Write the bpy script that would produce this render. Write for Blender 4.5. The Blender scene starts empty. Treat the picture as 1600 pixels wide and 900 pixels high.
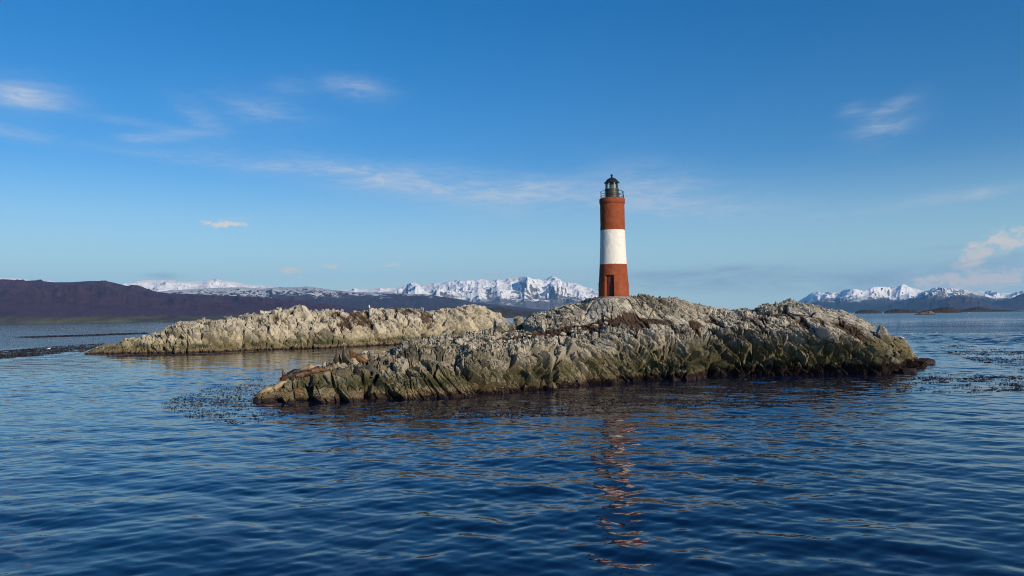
import bpy, bmesh, math, random
import numpy as np
from mathutils import Vector, Matrix

random.seed(7)
scene = bpy.context.scene
COL = scene.collection

# ---------------------------------------------------------------- camera
LENS = 28.0
FPX = LENS / 36.0 * 1600.0
CAM_H = 5.5
PITCH = math.atan(44.5 / FPX)
ROLL = 0.0125
Fw = Vector((0, math.cos(PITCH), math.sin(PITCH)))
U0 = Vector((0, -math.sin(PITCH), math.cos(PITCH)))
R0 = Vector((1, 0, 0))
Rv = R0 * math.cos(ROLL) - U0 * math.sin(ROLL)
Uv = R0 * math.sin(ROLL) + U0 * math.cos(ROLL)
CAM = Vector((0, 0, CAM_H))
cam_data = bpy.data.cameras.new("camera")
cam_data.lens = LENS
cam_data.sensor_width = 36.0
cam_data.clip_start = 0.2
cam_data.clip_end = 90000.0
cam = bpy.data.objects.new("camera", cam_data)
COL.objects.link(cam)
cam.matrix_world = Matrix(((Rv.x, Uv.x, -Fw.x, CAM.x), (Rv.y, Uv.y, -Fw.y, CAM.y), (Rv.z, Uv.z, -Fw.z, CAM.z), (0, 0, 0, 1)))
scene.camera = cam


def ray(px, py):
    return Fw + Rv * ((px - 800.0) / FPX) - Uv * ((py - 450.0) / FPX)


def at(px, py, d):
    r = ray(px, py)
    return CAM + r * (d / r.y)


def sea(px, py, z=0.0):
    r = ray(px, py)
    return CAM + r * ((z - CAM.z) / r.z)


# ---------------------------------------------------------------- sun, sky, exposure
SUN_EL = math.radians(20.0)
SUN_AZ = math.radians(40.0)          # to the right of straight behind the camera
sun_dir = Vector((math.sin(SUN_AZ) * math.cos(SUN_EL), -math.cos(SUN_AZ) * math.cos(SUN_EL), math.sin(SUN_EL)))
sl = bpy.data.lights.new("sun", "SUN")
sl.energy = 5.0
sl.angle = math.radians(0.5)
sl.color = (1.0, 0.85, 0.65)
sun = bpy.data.objects.new("sun", sl)
COL.objects.link(sun)
sun.rotation_euler = (-sun_dir).to_track_quat("-Z", "Y").to_euler()

scene.view_settings.view_transform = "Standard"
scene.view_settings.look = "None"
scene.view_settings.gamma = 1.0
scene.view_settings.use_curve_mapping = False
scene.view_settings.exposure = 0.0
scene.cycles.max_bounces = 8
scene.cycles.volume_bounces = 0
scene.cycles.filter_width = 1.0
scene.cycles.use_denoising = True
scene.cycles.denoising_prefilter = "FAST"


class NT:
    """short-hand for building node trees"""

    def __init__(self, tree):
        self.t = tree
        self.n = tree.nodes
        self.l = tree.links

    def node(self, typ, **kw):
        nd = self.n.new(typ)
        for k, v in kw.items():
            setattr(nd, k, v)
        return nd

    def put(self, sock, v):
        if isinstance(v, bpy.types.NodeSocket):
            self.l.new(v, sock)
        elif v is not None:
            sock.default_value = v

    def math(self, op, a, b=None, c=None, clamp=False):
        nd = self.node("ShaderNodeMath", operation=op, use_clamp=clamp)
        self.put(nd.inputs[0], a)
        self.put(nd.inputs[1], b)
        self.put(nd.inputs[2], c)
        return nd.outputs[0]

    def noise(self, vec, scale, detail=4, rough=0.5, dist=0.0):
        nd = self.node("ShaderNodeTexNoise")
        self.put(nd.inputs["Vector"], vec)
        nd.inputs["Scale"].default_value = scale
        nd.inputs["Detail"].default_value = detail
        nd.inputs["Roughness"].default_value = rough
        nd.inputs["Distortion"].default_value = dist
        return nd.outputs["Fac"]

    def smooth(self, x, lo, hi):
        nd = self.node("ShaderNodeMapRange", interpolation_type="SMOOTHSTEP")
        self.put(nd.inputs[0], x)
        self.put(nd.inputs[1], lo)
        self.put(nd.inputs[2], hi)
        return nd.outputs[0]

    def mix(self, f, a, b):
        nd = self.node("ShaderNodeMix", data_type="RGBA")
        self.put(nd.inputs[0], f)
        self.put(nd.inputs[6], (*a, 1) if isinstance(a, tuple) else a)
        self.put(nd.inputs[7], (*b, 1) if isinstance(b, tuple) else b)
        return nd.outputs[2]

    def mapping(self, vec, loc=(0, 0, 0), rot=(0, 0, 0), scale=(1, 1, 1)):
        nd = self.node("ShaderNodeMapping")
        self.put(nd.inputs[0], vec)
        nd.inputs[1].default_value = loc
        nd.inputs[2].default_value = rot
        nd.inputs[3].default_value = scale
        return nd.outputs[0]

    def attr(self, name):
        return self.node("ShaderNodeAttribute", attribute_name=name).outputs["Fac"]

    def bump(self, h, strength, dist, normal=None):
        nd = self.node("ShaderNodeBump")
        self.put(nd.inputs["Height"], h)
        nd.inputs["Strength"].default_value = strength
        nd.inputs["Distance"].default_value = dist
        if normal is not None:
            self.put(nd.inputs["Normal"], normal)
        return nd.outputs[0]


world = bpy.data.worlds.new("World")
scene.world = world
world.use_nodes = True
W = NT(world.node_tree)
W.n.clear()
sky = W.node("ShaderNodeTexSky", sky_type="NISHITA")
sky.sun_disc = False
sky.sun_elevation = SUN_EL
sky.sun_rotation = math.pi - SUN_AZ
sky.altitude = 0.0
sky.air_density = 1.0
sky.dust_density = 0.0
sky.ozone_density = 4.0
geo = W.node("ShaderNodeNewGeometry")
sep = W.node("ShaderNodeSeparateXYZ")
tc = W.node("ShaderNodeTexCoord")
W.l.new(tc.outputs["Generated"], sep.inputs[0])
az = W.math("ARCTAN2", sep.outputs[0], sep.outputs[1])
el = W.math("ARCSINE", sep.outputs[2])
comb = W.node("ShaderNodeCombineXYZ")
W.put(comb.inputs[0], az)
W.put(comb.inputs[1], el)
# wispy structure of the clouds: noise drawn out along the wind
wisp = W.noise(W.mapping(comb.outputs[0], rot=(0, 0, 0.12), scale=(9, 42, 1)), 1.0, 7, 0.62, 0.6)
puff = W.noise(W.mapping(comb.outputs[0], scale=(60, 95, 1)), 1.0, 6, 0.6, 0.4)
fibre = W.noise(W.mapping(comb.outputs[0], rot=(0, 0, 0.16), scale=(26, 150, 1)), 1.0, 6, 0.65, 1.2)
wisp = W.math("ADD", W.math("MULTIPLY", wisp, 0.62), W.math("MULTIPLY", fibre, 0.38))
# px, py, half width, half height, tilt (deg, + = right end lower), strength, kind (w wisp, p puff, g grey)
CLOUDS = [
    (45, 150, 62, 24, 5, 0.75, "w"), (20, 150, 30, 14, 0, 0.35, "w"), (25, 208, 80, 11, 8, 0.32, "w"),
    (212, 192, 55, 7, 3, 0.30, "w"), (230, 216, 48, 7, -2, 0.45, "w"), (310, 180, 42, 16, 28, 0.40, "w"), (295, 207, 60, 7, -4, 0.28, "w"),
    (405, 172, 78, 26, 8, 0.36, "w"), (552, 137, 50, 16, 8, 0.50, "w"), (455, 133, 30, 12, 0, 0.22, "w"),
    (250, 243, 100, 8, 6, 0.28, "w"), (400, 258, 110, 14, 6, 0.34, "w"), (580, 275, 170, 20, 7, 0.62, "w"), (690, 290, 150, 16, 6, 0.40, "w"),
    (850, 312, 180, 26, 2, 0.52, "w"), (800, 285, 140, 20, 8, 0.30, "w"), (1040, 300, 110, 38, 12, 0.48, "w"), (1120, 325, 150, 18, 3, 0.30, "w"),
    (1480, 308, 190, 9, -5, 0.42, "w"), (1532, 304, 28, 7, 0, 0.5, "w"), (1385, 192, 52, 22, -16, 0.50, "w"), (1395, 165, 36, 10, -20, 0.28, "w"), (1335, 170, 22, 10, -12, 0.3, "w"),
    (352, 350, 38, 6, 2, 0.95, "p"), (352, 342, 34, 3, -2, 0.6, "w"), (404, 386, 14, 3, 0, 0.35, "p"), (455, 423, 30, 8, 3, 0.70, "p"), (516, 417, 24, 5, 3, 0.6, "p"), (602, 415, 28, 4, -3, 0.55, "p"),
    (1572, 375, 50, 17, -4, 0.95, "p"), (1518, 402, 32, 14, -10, 1.0, "p"), (1545, 440, 95, 22, -6, 0.55, "w"), (1550, 437, 85, 17, -6, 0.95, "p"), (1450, 438, 50, 10, -6, 0.6, "p"), (1450, 438, 70, 14, -8, 0.40, "w"),
    (1110, 440, 250, 16, 1, 0.75, "g"), (1060, 428, 90, 5, 1, 0.6, "g"), (1160, 420, 55, 6, 1, 0.8, "g"), (1390, 440, 130, 16, -3, 0.7, "g"), (1475, 387, 42, 4, 0, 0.55, "g"), (1500, 418, 90, 10, -3, 0.5, "g"),
    (790, 431, 130, 6, 0, 0.55, "w"), (255, 431, 26, 5, 2, 0.75, "g"), (1590, 398, 20, 4, 0, 0.5, "g"),
]
sums = {"w": None, "p": None, "g": None}
for (px, py, hw, hh, tilt, st, kind) in CLOUDS:
    r = ray(px, py).normalized()
    a0 = math.atan2(r.x, r.y)
    e0 = math.asin(r.z)
    sc = math.cos(a0) ** 1.6
    tr = math.radians(tilt) - ROLL
    ca, sa = math.cos(tr), math.sin(tr)
    du = W.math("SUBTRACT", az, a0)
    dv = W.math("SUBTRACT", el, e0)
    uu = W.math("ADD", W.math("MULTIPLY", du, ca), W.math("MULTIPLY", dv, -sa))
    vv = W.math("ADD", W.math("MULTIPLY", du, sa), W.math("MULTIPLY", dv, ca))
    uu = W.math("MULTIPLY", uu, FPX / hw / sc)
    vv = W.math("MULTIPLY", vv, FPX / hh / math.cos(a0))
    g = W.math("EXPONENT", W.math("MULTIPLY", W.math("ADD", W.math("MULTIPLY", uu, uu), W.math("MULTIPLY", vv, vv)), -1.0))
    g = W.math("MULTIPLY", g, st)
    sums[kind] = g if sums[kind] is None else W.math("ADD", sums[kind], g)
fw_ = W.math("MULTIPLY", sums["w"], W.math("ADD", 0.18, W.math("MULTIPLY", W.smooth(wisp, 0.38, 0.66), 0.70)))
fp_ = W.smooth(W.math("ADD", sums["p"], W.math("MULTIPLY", W.math("SUBTRACT", puff, 0.5), 2.6)), 0.25, 0.95)
fp_ = W.math("MULTIPLY", fp_, W.math("MINIMUM", W.math("MULTIPLY", sums["p"], 1.6), 0.85))
fg_ = W.math("MULTIPLY", sums["g"], W.smooth(wisp, 0.22, 0.72))
SKY_TINT = (1.02, 1.00, 1.04)
tint = W.node("ShaderNodeMix", data_type="RGBA", blend_type="MULTIPLY")
tint.inputs[0].default_value = 1.0
W.put(tint.inputs[6], sky.outputs[0])
tint.inputs[7].default_value = (*SKY_TINT, 1)
hs = W.node("ShaderNodeHueSaturation")
hs.inputs["Saturation"].default_value = 1.32
W.put(hs.inputs["Color"], tint.outputs[2])
SKY_STRENGTH = 0.110
k = 1.0 / SKY_STRENGTH
low_air = W.math("SUBTRACT", 1.0, W.smooth(el, 0.0, 0.20))
c = W.mix(W.math("MULTIPLY", low_air, 0.80), hs.outputs[0], (0.50 * k, 0.77 * k, 0.84 * k))
c = W.mix(W.math("MINIMUM", fg_, 0.8), c, (0.31 * k, 0.45 * k, 0.55 * k))
c = W.mix(W.math("MINIMUM", fw_, 0.8), c, (0.60 * k, 0.66 * k, 0.74 * k))
c = W.mix(fp_, c, (0.86 * k, 0.79 * k, 0.69 * k))
bg = W.node("ShaderNodeBackground")
W.put(bg.inputs[0], c)
bg.inputs[1].default_value = SKY_STRENGTH
wo = W.node("ShaderNodeOutputWorld")
W.l.new(bg.outputs[0], wo.inputs[0])


# ---------------------------------------------------------------- numpy noise
def _hash(ix, iy, iz, seed):
    h = (ix.astype(np.uint32) * np.uint32(374761393)) ^ (iy.astype(np.uint32) * np.uint32(668265263)) ^ (iz.astype(np.uint32) * np.uint32(2147483647 - 58)) ^ np.uint32((seed * 144269504 + 97531) & 0xFFFFFFFF)
    h = (h ^ (h >> np.uint32(13))) * np.uint32(1274126177)
    h = (h ^ (h >> np.uint32(16))) * np.uint32(2246822519)
    return h ^ (h >> np.uint32(15))


def _u(h, shift):
    return ((h >> np.uint32(shift)) & np.uint32(1023)).astype(np.float32) / np.float32(1023.0)


def vnoise(P, seed=0):
    """value noise in [-1, 1] at points P (N,3)"""
    P = np.asarray(P, np.float32)
    b = np.floor(P)
    f = P - b
    f = f * f * f * (f * (f * 6 - 15) + 10)
    b = b.astype(np.int64)
    out = np.zeros(len(P), np.float32)
    for dx in (0, 1):
        wx = f[:, 0] if dx else 1 - f[:, 0]
        for dy in (0, 1):
            wy = f[:, 1] if dy else 1 - f[:, 1]
            for dz in (0, 1):
                wz = f[:, 2] if dz else 1 - f[:, 2]
                h = _hash(b[:, 0] + dx, b[:, 1] + dy, b[:, 2] + dz, seed)
                out += wx * wy * wz * (_u(h, 0) * 2 - 1)
    return out


def fbm(P, octaves=4, gain=0.5, lac=2.03, seed=0, ridged=False):
    out = 0
    a = 1.0
    tot = 0
    Q = np.asarray(P, np.float32).copy()
    for o in range(octaves):
        n = vnoise(Q, seed + o * 17)
        if ridged:
            n = 1 - 2 * np.abs(n)
        out = out + a * n
        tot += a
        a *= gain
        Q = Q * lac + 13.7
    return out / tot


def worley(P, seed=0):
    """F1, F2 (distances), three hashed values of the nearest cell and the offset to its point"""
    N = len(P)
    F1 = np.full(N, 9.0, np.float32)
    F2 = np.full(N, 9.0, np.float32)
    H = np.zeros(N, np.uint32)
    V = np.zeros((N, 3), np.float32)
    CH = 150000
    for s in range(0, N, CH):
        p = P[s:s + CH].astype(np.float32)
        b = np.floor(p).astype(np.int64)
        f1 = np.full(len(p), 9.0, np.float32)
        f2 = f1.copy()
        hh = np.zeros(len(p), np.uint32)
        vx = np.zeros((len(p), 3), np.float32)
        for dx in (-1, 0, 1):
            for dy in (-1, 0, 1):
                for dz in (-1, 0, 1):
                    cx, cy, cz = b[:, 0] + dx, b[:, 1] + dy, b[:, 2] + dz
                    h = _hash(cx, cy, cz, seed)
                    ox = p[:, 0] - (cx + 0.1 + 0.8 * _u(h, 0))
                    oy = p[:, 1] - (cy + 0.1 + 0.8 * _u(h, 10))
                    oz = p[:, 2] - (cz + 0.1 + 0.8 * _u(h, 20))
                    d = ox * ox + oy * oy + oz * oz
                    m = d < f1
                    f2 = np.where(m, f1, np.minimum(f2, d))
                    f1 = np.where(m, d, f1)
                    hh = np.where(m, h, hh)
                    vx[m, 0] = ox[m]
                    vx[m, 1] = oy[m]
                    vx[m, 2] = oz[m]
        F1[s:s + CH] = np.sqrt(f1)
        F2[s:s + CH] = np.sqrt(f2)
        H[s:s + CH] = hh
        V[s:s + CH] = vx
    H2 = _hash(H.astype(np.int64), (H >> 7).astype(np.int64), (H >> 3).astype(np.int64), seed + 5)
    return F1, F2, H2, V


def sstep(x, lo, hi):
    t = np.clip((x - lo) / (hi - lo), 0, 1)
    return t * t * (3 - 2 * t)


# ---------------------------------------------------------------- mesh helpers
def set_props(o, label=None, cat=None, group=None, kind=None):
    if label:
        o["label"] = label
    if cat:
        o["category"] = cat
    if group:
        o["group"] = group
    if kind:
        o["kind"] = kind
    return o


def grid_mesh(name, P, mat, attrs=None, close_u=False):
    """P (rows, cols, 3) -> one mesh object"""
    r, cN = P.shape[:2]
    me = bpy.data.meshes.new(name)
    me.vertices.add(r * cN)
    me.vertices.foreach_set("co", P.reshape(-1).astype(np.float32))
    i = np.arange(r * cN).reshape(r, cN)
    q = np.stack([i[:-1, :-1], i[:-1, 1:], i[1:, 1:], i[1:, :-1]], -1).reshape(-1, 4)
    if close_u:
        q2 = np.stack([i[:-1, -1], i[:-1, 0], i[1:, 0], i[1:, -1]], -1).reshape(-1, 4)
        q = np.concatenate([q, q2])
    n = len(q)
    me.loops.add(n * 4)
    me.loops.foreach_set("vertex_index", q.reshape(-1).astype(np.int32))
    me.polygons.add(n)
    me.polygons.foreach_set("loop_start", np.arange(0, n * 4, 4, dtype=np.int32))
    me.update(calc_edges=True)
    for k_, v in (attrs or {}).items():
        a = me.attributes.new(k_, "FLOAT", "POINT")
        a.data.foreach_set("value", v.reshape(-1).astype(np.float32))
    if mat:
        me.materials.append(mat)
    o = bpy.data.objects.new(name, me)
    COL.objects.link(o)
    return o


def bm_obj(name, bm, mat, parent=None, smooth=False):
    me = bpy.data.meshes.new(name)
    bmesh.ops.recalc_face_normals(bm, faces=bm.faces[:])
    bm.to_mesh(me)
    bm.free()
    me.polygons.foreach_set("use_smooth", [smooth] * len(me.polygons))
    if mat:
        me.materials.append(mat)
    o = bpy.data.objects.new(name, me)
    COL.objects.link(o)
    if parent is not None:
        o.parent = parent
    return o


def empty(name, loc, rotz=0.0):
    o = bpy.data.objects.new(name, None)
    o.location = loc
    o.rotation_euler = (0, 0, rotz)
    o.empty_display_size = 0.3
    COL.objects.link(o)
    return o


def lathe(bm, prof, seg=48, cap0=True, cap1=True):
    rings = []
    for (r, z) in prof:
        rings.append([bm.verts.new((r * math.cos(2 * math.pi * i / seg), r * math.sin(2 * math.pi * i / seg), z)) for i in range(seg)])
    for a, b in zip(rings[:-1], rings[1:]):
        for i in range(seg):
            bm.faces.new((a[i], a[(i + 1) % seg], b[(i + 1) % seg], b[i]))
    if cap0:
        bm.faces.new(rings[0][::-1])
    if cap1:
        bm.faces.new(rings[-1])
    return rings


def tube(bm, pts, r, seg=8, closed=False):
    pts = [Vector(p) for p in pts]
    n = len(pts)
    rings = []
    for i, p in enumerate(pts):
        a = pts[(i - 1) % n] if closed or i > 0 else p
        b = pts[(i + 1) % n] if closed or i < n - 1 else p
        t = (b - a).normalized()
        s = t.cross(Vector((0, 0, 1)))
        if s.length < 1e-3:
            s = t.cross(Vector((1, 0, 0)))
        s.normalize()
        u = s.cross(t)
        rings.append([bm.verts.new(p + (s * math.cos(2 * math.pi * k_ / seg) + u * math.sin(2 * math.pi * k_ / seg)) * r) for k_ in range(seg)])
    rng = range(n) if closed else range(n - 1)
    for i in rng:
        a, b = rings[i], rings[(i + 1) % n]
        for k_ in range(seg):
            bm.faces.new((a[k_], a[(k_ + 1) % seg], b[(k_ + 1) % seg], b[k_]))
    if not closed:
        bm.faces.new(rings[0][::-1])
        bm.faces.new(rings[-1])


def box(bm, x0, x1, y0, y1, z0, z1):
    v = [bm.verts.new(p) for p in ((x0, y0, z0), (x1, y0, z0), (x1, y1, z0), (x0, y1, z0), (x0, y0, z1), (x1, y0, z1), (x1, y1, z1), (x0, y1, z1))]
    for f in ((0, 3, 2, 1), (4, 5, 6, 7), (0, 1, 5, 4), (1, 2, 6, 5), (2, 3, 7, 6), (3, 0, 4, 7)):
        bm.faces.new([v[i] for i in f])


def new_mat(name):
    m = bpy.data.materials.new(name)
    m.use_nodes = True
    t = NT(m.node_tree)
    b = t.n["Principled BSDF"]
    return m, t, b


def plain(name, col, rough=0.6, metal=0.0, var=0.15, scale=6.0, bump=0.0):
    m, t, b = new_mat(name)
    co = t.node("ShaderNodeTexCoord").outputs["Object"]
    n = t.noise(co, scale, 5, 0.6)
    c_ = t.mix(t.smooth(n, 0.3, 0.7), tuple(x * (1 - var) for x in col), tuple(min(1, x * (1 + var)) for x in col))
    t.put(b.inputs["Base Color"], c_)
    b.inputs["Roughness"].default_value = rough
    b.inputs["Metallic"].default_value = metal
    if bump:
        t.put(b.inputs["Normal"], t.bump(n, bump, 0.05))
    return m


# ---------------------------------------------------------------- materials of the setting
def rock_material(name, pale, mid, dark, band_hi, guano=0.5, ochre=0.0):
    m, t, b = new_mat(name)
    pos = t.node("ShaderNodeNewGeometry").outputs["Position"]
    s = t.node("ShaderNodeSeparateXYZ")
    t.put(s.inputs[0], pos)
    nrm = t.node("ShaderNodeSeparateXYZ")
    t.put(nrm.inputs[0], t.node("ShaderNodeNewGeometry").outputs["Normal"])
    z = s.outputs[2]
    n_big = t.noise(pos, 0.35, 4, 0.55)
    n_mid = t.noise(pos, 1.6, 6, 0.65, 0.4)
    n_fine = t.noise(pos, 9.0, 5, 0.7)
    streak = t.noise(t.mapping(pos, scale=(2.6, 2.6, 0.45)), 1.0, 5, 0.6)
    cell = t.attr("cell")
    # bare rock: three greys, block by block and by blotches
    col = t.mix(t.smooth(n_mid, 0.38, 0.62), dark, mid)
    col = t.mix(t.math("MULTIPLY", t.smooth(t.math("ADD", n_fine, t.math("MULTIPLY", t.math("SUBTRACT", cell, 0.5), 0.9)), 0.40, 0.80), 0.85), col, pale)
    col = t.mix(t.smooth(cell, 0.45, 0.15), col, tuple(x * 0.72 for x in dark))
    # lichen and droppings on the tops
    zt = t.smooth(t.math("ADD", z, t.math("MULTIPLY", t.math("SUBTRACT", n_big, 0.5), 3.0)), 2.0, 4.6)
    up = t.smooth(nrm.outputs[2], 0.15, 0.75)
    gu = t.math("MULTIPLY", t.math("MULTIPLY", zt, t.math("ADD", t.math("MULTIPLY", up, 0.6), 0.4)), t.smooth(t.math("ADD", t.math("MULTIPLY", n_fine, 0.5), t.math("MULTIPLY", n_mid, 0.5)), 0.40, 0.62))
    col = t.mix(t.math("MULTIPLY", gu, guano), col, (0.62, 0.58, 0.50))
    sp = t.smooth(t.noise(pos, 1.7, 5, 0.75), 0.59, 0.68)
    col = t.mix(t.math("MULTIPLY", t.math("MULTIPLY", sp, zt), 0.7), col, (0.70, 0.67, 0.60))
    lich = t.smooth(t.noise(pos, 0.8, 5, 0.7), 0.60, 0.72)
    col = t.mix(t.math("MULTIPLY", lich, 0.35 + ochre), col, (0.40, 0.27, 0.11))
    # soil lying in the hollows
    so = t.attr("soil")
    sf = t.smooth(t.math("ADD", so, t.math("MULTIPLY", t.math("SUBTRACT", n_fine, 0.5), 0.55)), 0.38, 0.58)
    col = t.mix(sf, col, t.mix(n_fine, (0.045, 0.028, 0.018), (0.10, 0.062, 0.04)))
    # wet and weedy bands above the water line
    zz = t.math("ADD", z, t.math("MULTIPLY", t.math("SUBTRACT", streak, 0.5), 1.6))
    zo = t.math("SUBTRACT", zz, t.math("MULTIPLY", t.smooth(s.outputs[0], -2.0, 16.0), 1.1))
    olive = t.math("SUBTRACT", 1.0, t.smooth(zo, band_hi * 0.5, band_hi))
    col = t.mix(t.math("MULTIPLY", olive, t.smooth(streak, 0.25, 0.6)), col, t.mix(n_mid, (0.085, 0.078, 0.038), (0.19, 0.16, 0.07)))
    moss = t.math("MULTIPLY", t.math("MULTIPLY", t.smooth(zz, 0.5, 0.9), t.math("SUBTRACT", 1.0, t.smooth(zz, 1.1, 1.7))), t.smooth(n_big, 0.42, 0.62))
    col = t.mix(t.math("MULTIPLY", moss, 0.85), col, (0.022, 0.030, 0.010))
    zb = t.math("ADD", z, t.math("MULTIPLY", t.math("SUBTRACT", n_mid, 0.5), 0.7))
    tan_ = t.math("SUBTRACT", 1.0, t.smooth(zb, 0.45, 0.75))
    col = t.mix(tan_, col, t.mix(t.smooth(n_fine, 0.35, 0.65), (0.06, 0.045, 0.025), (0.27, 0.205, 0.11)))
    zr = t.math("SUBTRACT", z, t.math("MULTIPLY", t.smooth(s.outputs[0], 4.0, 24.0), 0.55))
    mus = t.math("SUBTRACT", 1.0, t.smooth(t.math("ADD", zr, t.math("MULTIPLY", t.math("SUBTRACT", n_mid, 0.5), 1.1)), 0.12, 0.42))
    col = t.mix(mus, col, t.mix(n_fine, (0.010, 0.008, 0.008), (0.045, 0.026, 0.02)))
    t.put(b.inputs["Base Color"], col)
    wet = t.math("SUBTRACT", 1.0, t.smooth(z, 0.1, 0.6))
    t.put(b.inputs["Roughness"], t.math("SUBTRACT", 0.92, t.math("MULTIPLY", wet, 0.45)))
    b.inputs["Specular IOR Level"].default_value = 0.25
    t.put(b.inputs["Normal"], t.bump(t.math("ADD", n_fine, t.noise(pos, 30, 3, 0.6)), 0.55, 0.06))
    return m


M_near = rock_material("near island rock", (0.47, 0.42, 0.33), (0.285, 0.25, 0.18), (0.125, 0.112, 0.080), 2.3, 1.0, 0.18)
M_far = rock_material("far island rock", (0.52, 0.46, 0.34), (0.35, 0.305, 0.21), (0.20, 0.18, 0.12), 2.2, 0.75, 0.2)


# ---------------------------------------------------------------- islands
E1 = np.array([0.80, 0.20, 0.56])
E1 /= np.linalg.norm(E1)
E2 = np.cross(E1, [0, 1, 0])
E2 /= np.linalg.norm(E2)
E3 = np.cross(E1, E2)
FRAME = np.stack([E1, E2, E3], 1)


def facets(P, size, amp, crack, seed, width=0.10, tilt=0.8):
    Q = P @ FRAME
    Q = Q / np.array(size)
    w = np.stack([vnoise(P * 0.7 / size[0] * 0.6, seed + 1), vnoise(P * 0.7 / size[0] * 0.6, seed + 2), vnoise(P * 0.7 / size[0] * 0.6, seed + 3)], 1)
    F1, F2, H, V = worley(Q + 0.11 * w, seed)
    h1, h2, h3 = _u(H, 0), _u(H, 10), _u(H, 20)
    d = amp * ((h1 - 0.5) * 1.4 + tilt * (V[:, 0] * (h2 - 0.5) * 2 + V[:, 1] * (h3 - 0.5) * 2 + V[:, 2] * (h1 - 0.5) * 1.2))
    e = F2 - F1
    cr = crack * (1 - sstep(e, width * 0.45, width)) * (0.15 + 0.85 * (h2 > 0.45))
    return d - cr, h3, e


def sample_rows(rows, counts):
    """rows: (R, C, 3) control rows -> dense along the first axis"""
    out = []
    for i, n in enumerate(counts):
        tt = np.linspace(0, 1, n, endpoint=(i == len(counts) - 1))
        out.append(rows[i][None] * (1 - tt)[:, None, None] + rows[i + 1][None] * tt[:, None, None])
    return np.concatenate(out)


def blur0(A, k_):
    ker = np.exp(-np.linspace(-2, 2, 2 * k_ + 1) ** 2)
    ker /= ker.sum()
    pad = np.concatenate([np.repeat(A[:1], k_, 0), A, np.repeat(A[-1:], k_, 0)])
    out = np.zeros_like(A)
    for i in range(2 * k_ + 1):
        out += ker[i] * pad[i:i + len(A)]
    return out


def grid_normals(P):
    du = np.gradient(P, axis=1)
    dv = np.gradient(P, axis=0)
    n = np.cross(du, dv)
    n /= np.linalg.norm(n, axis=2, keepdims=True) + 1e-9
    return n


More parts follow.
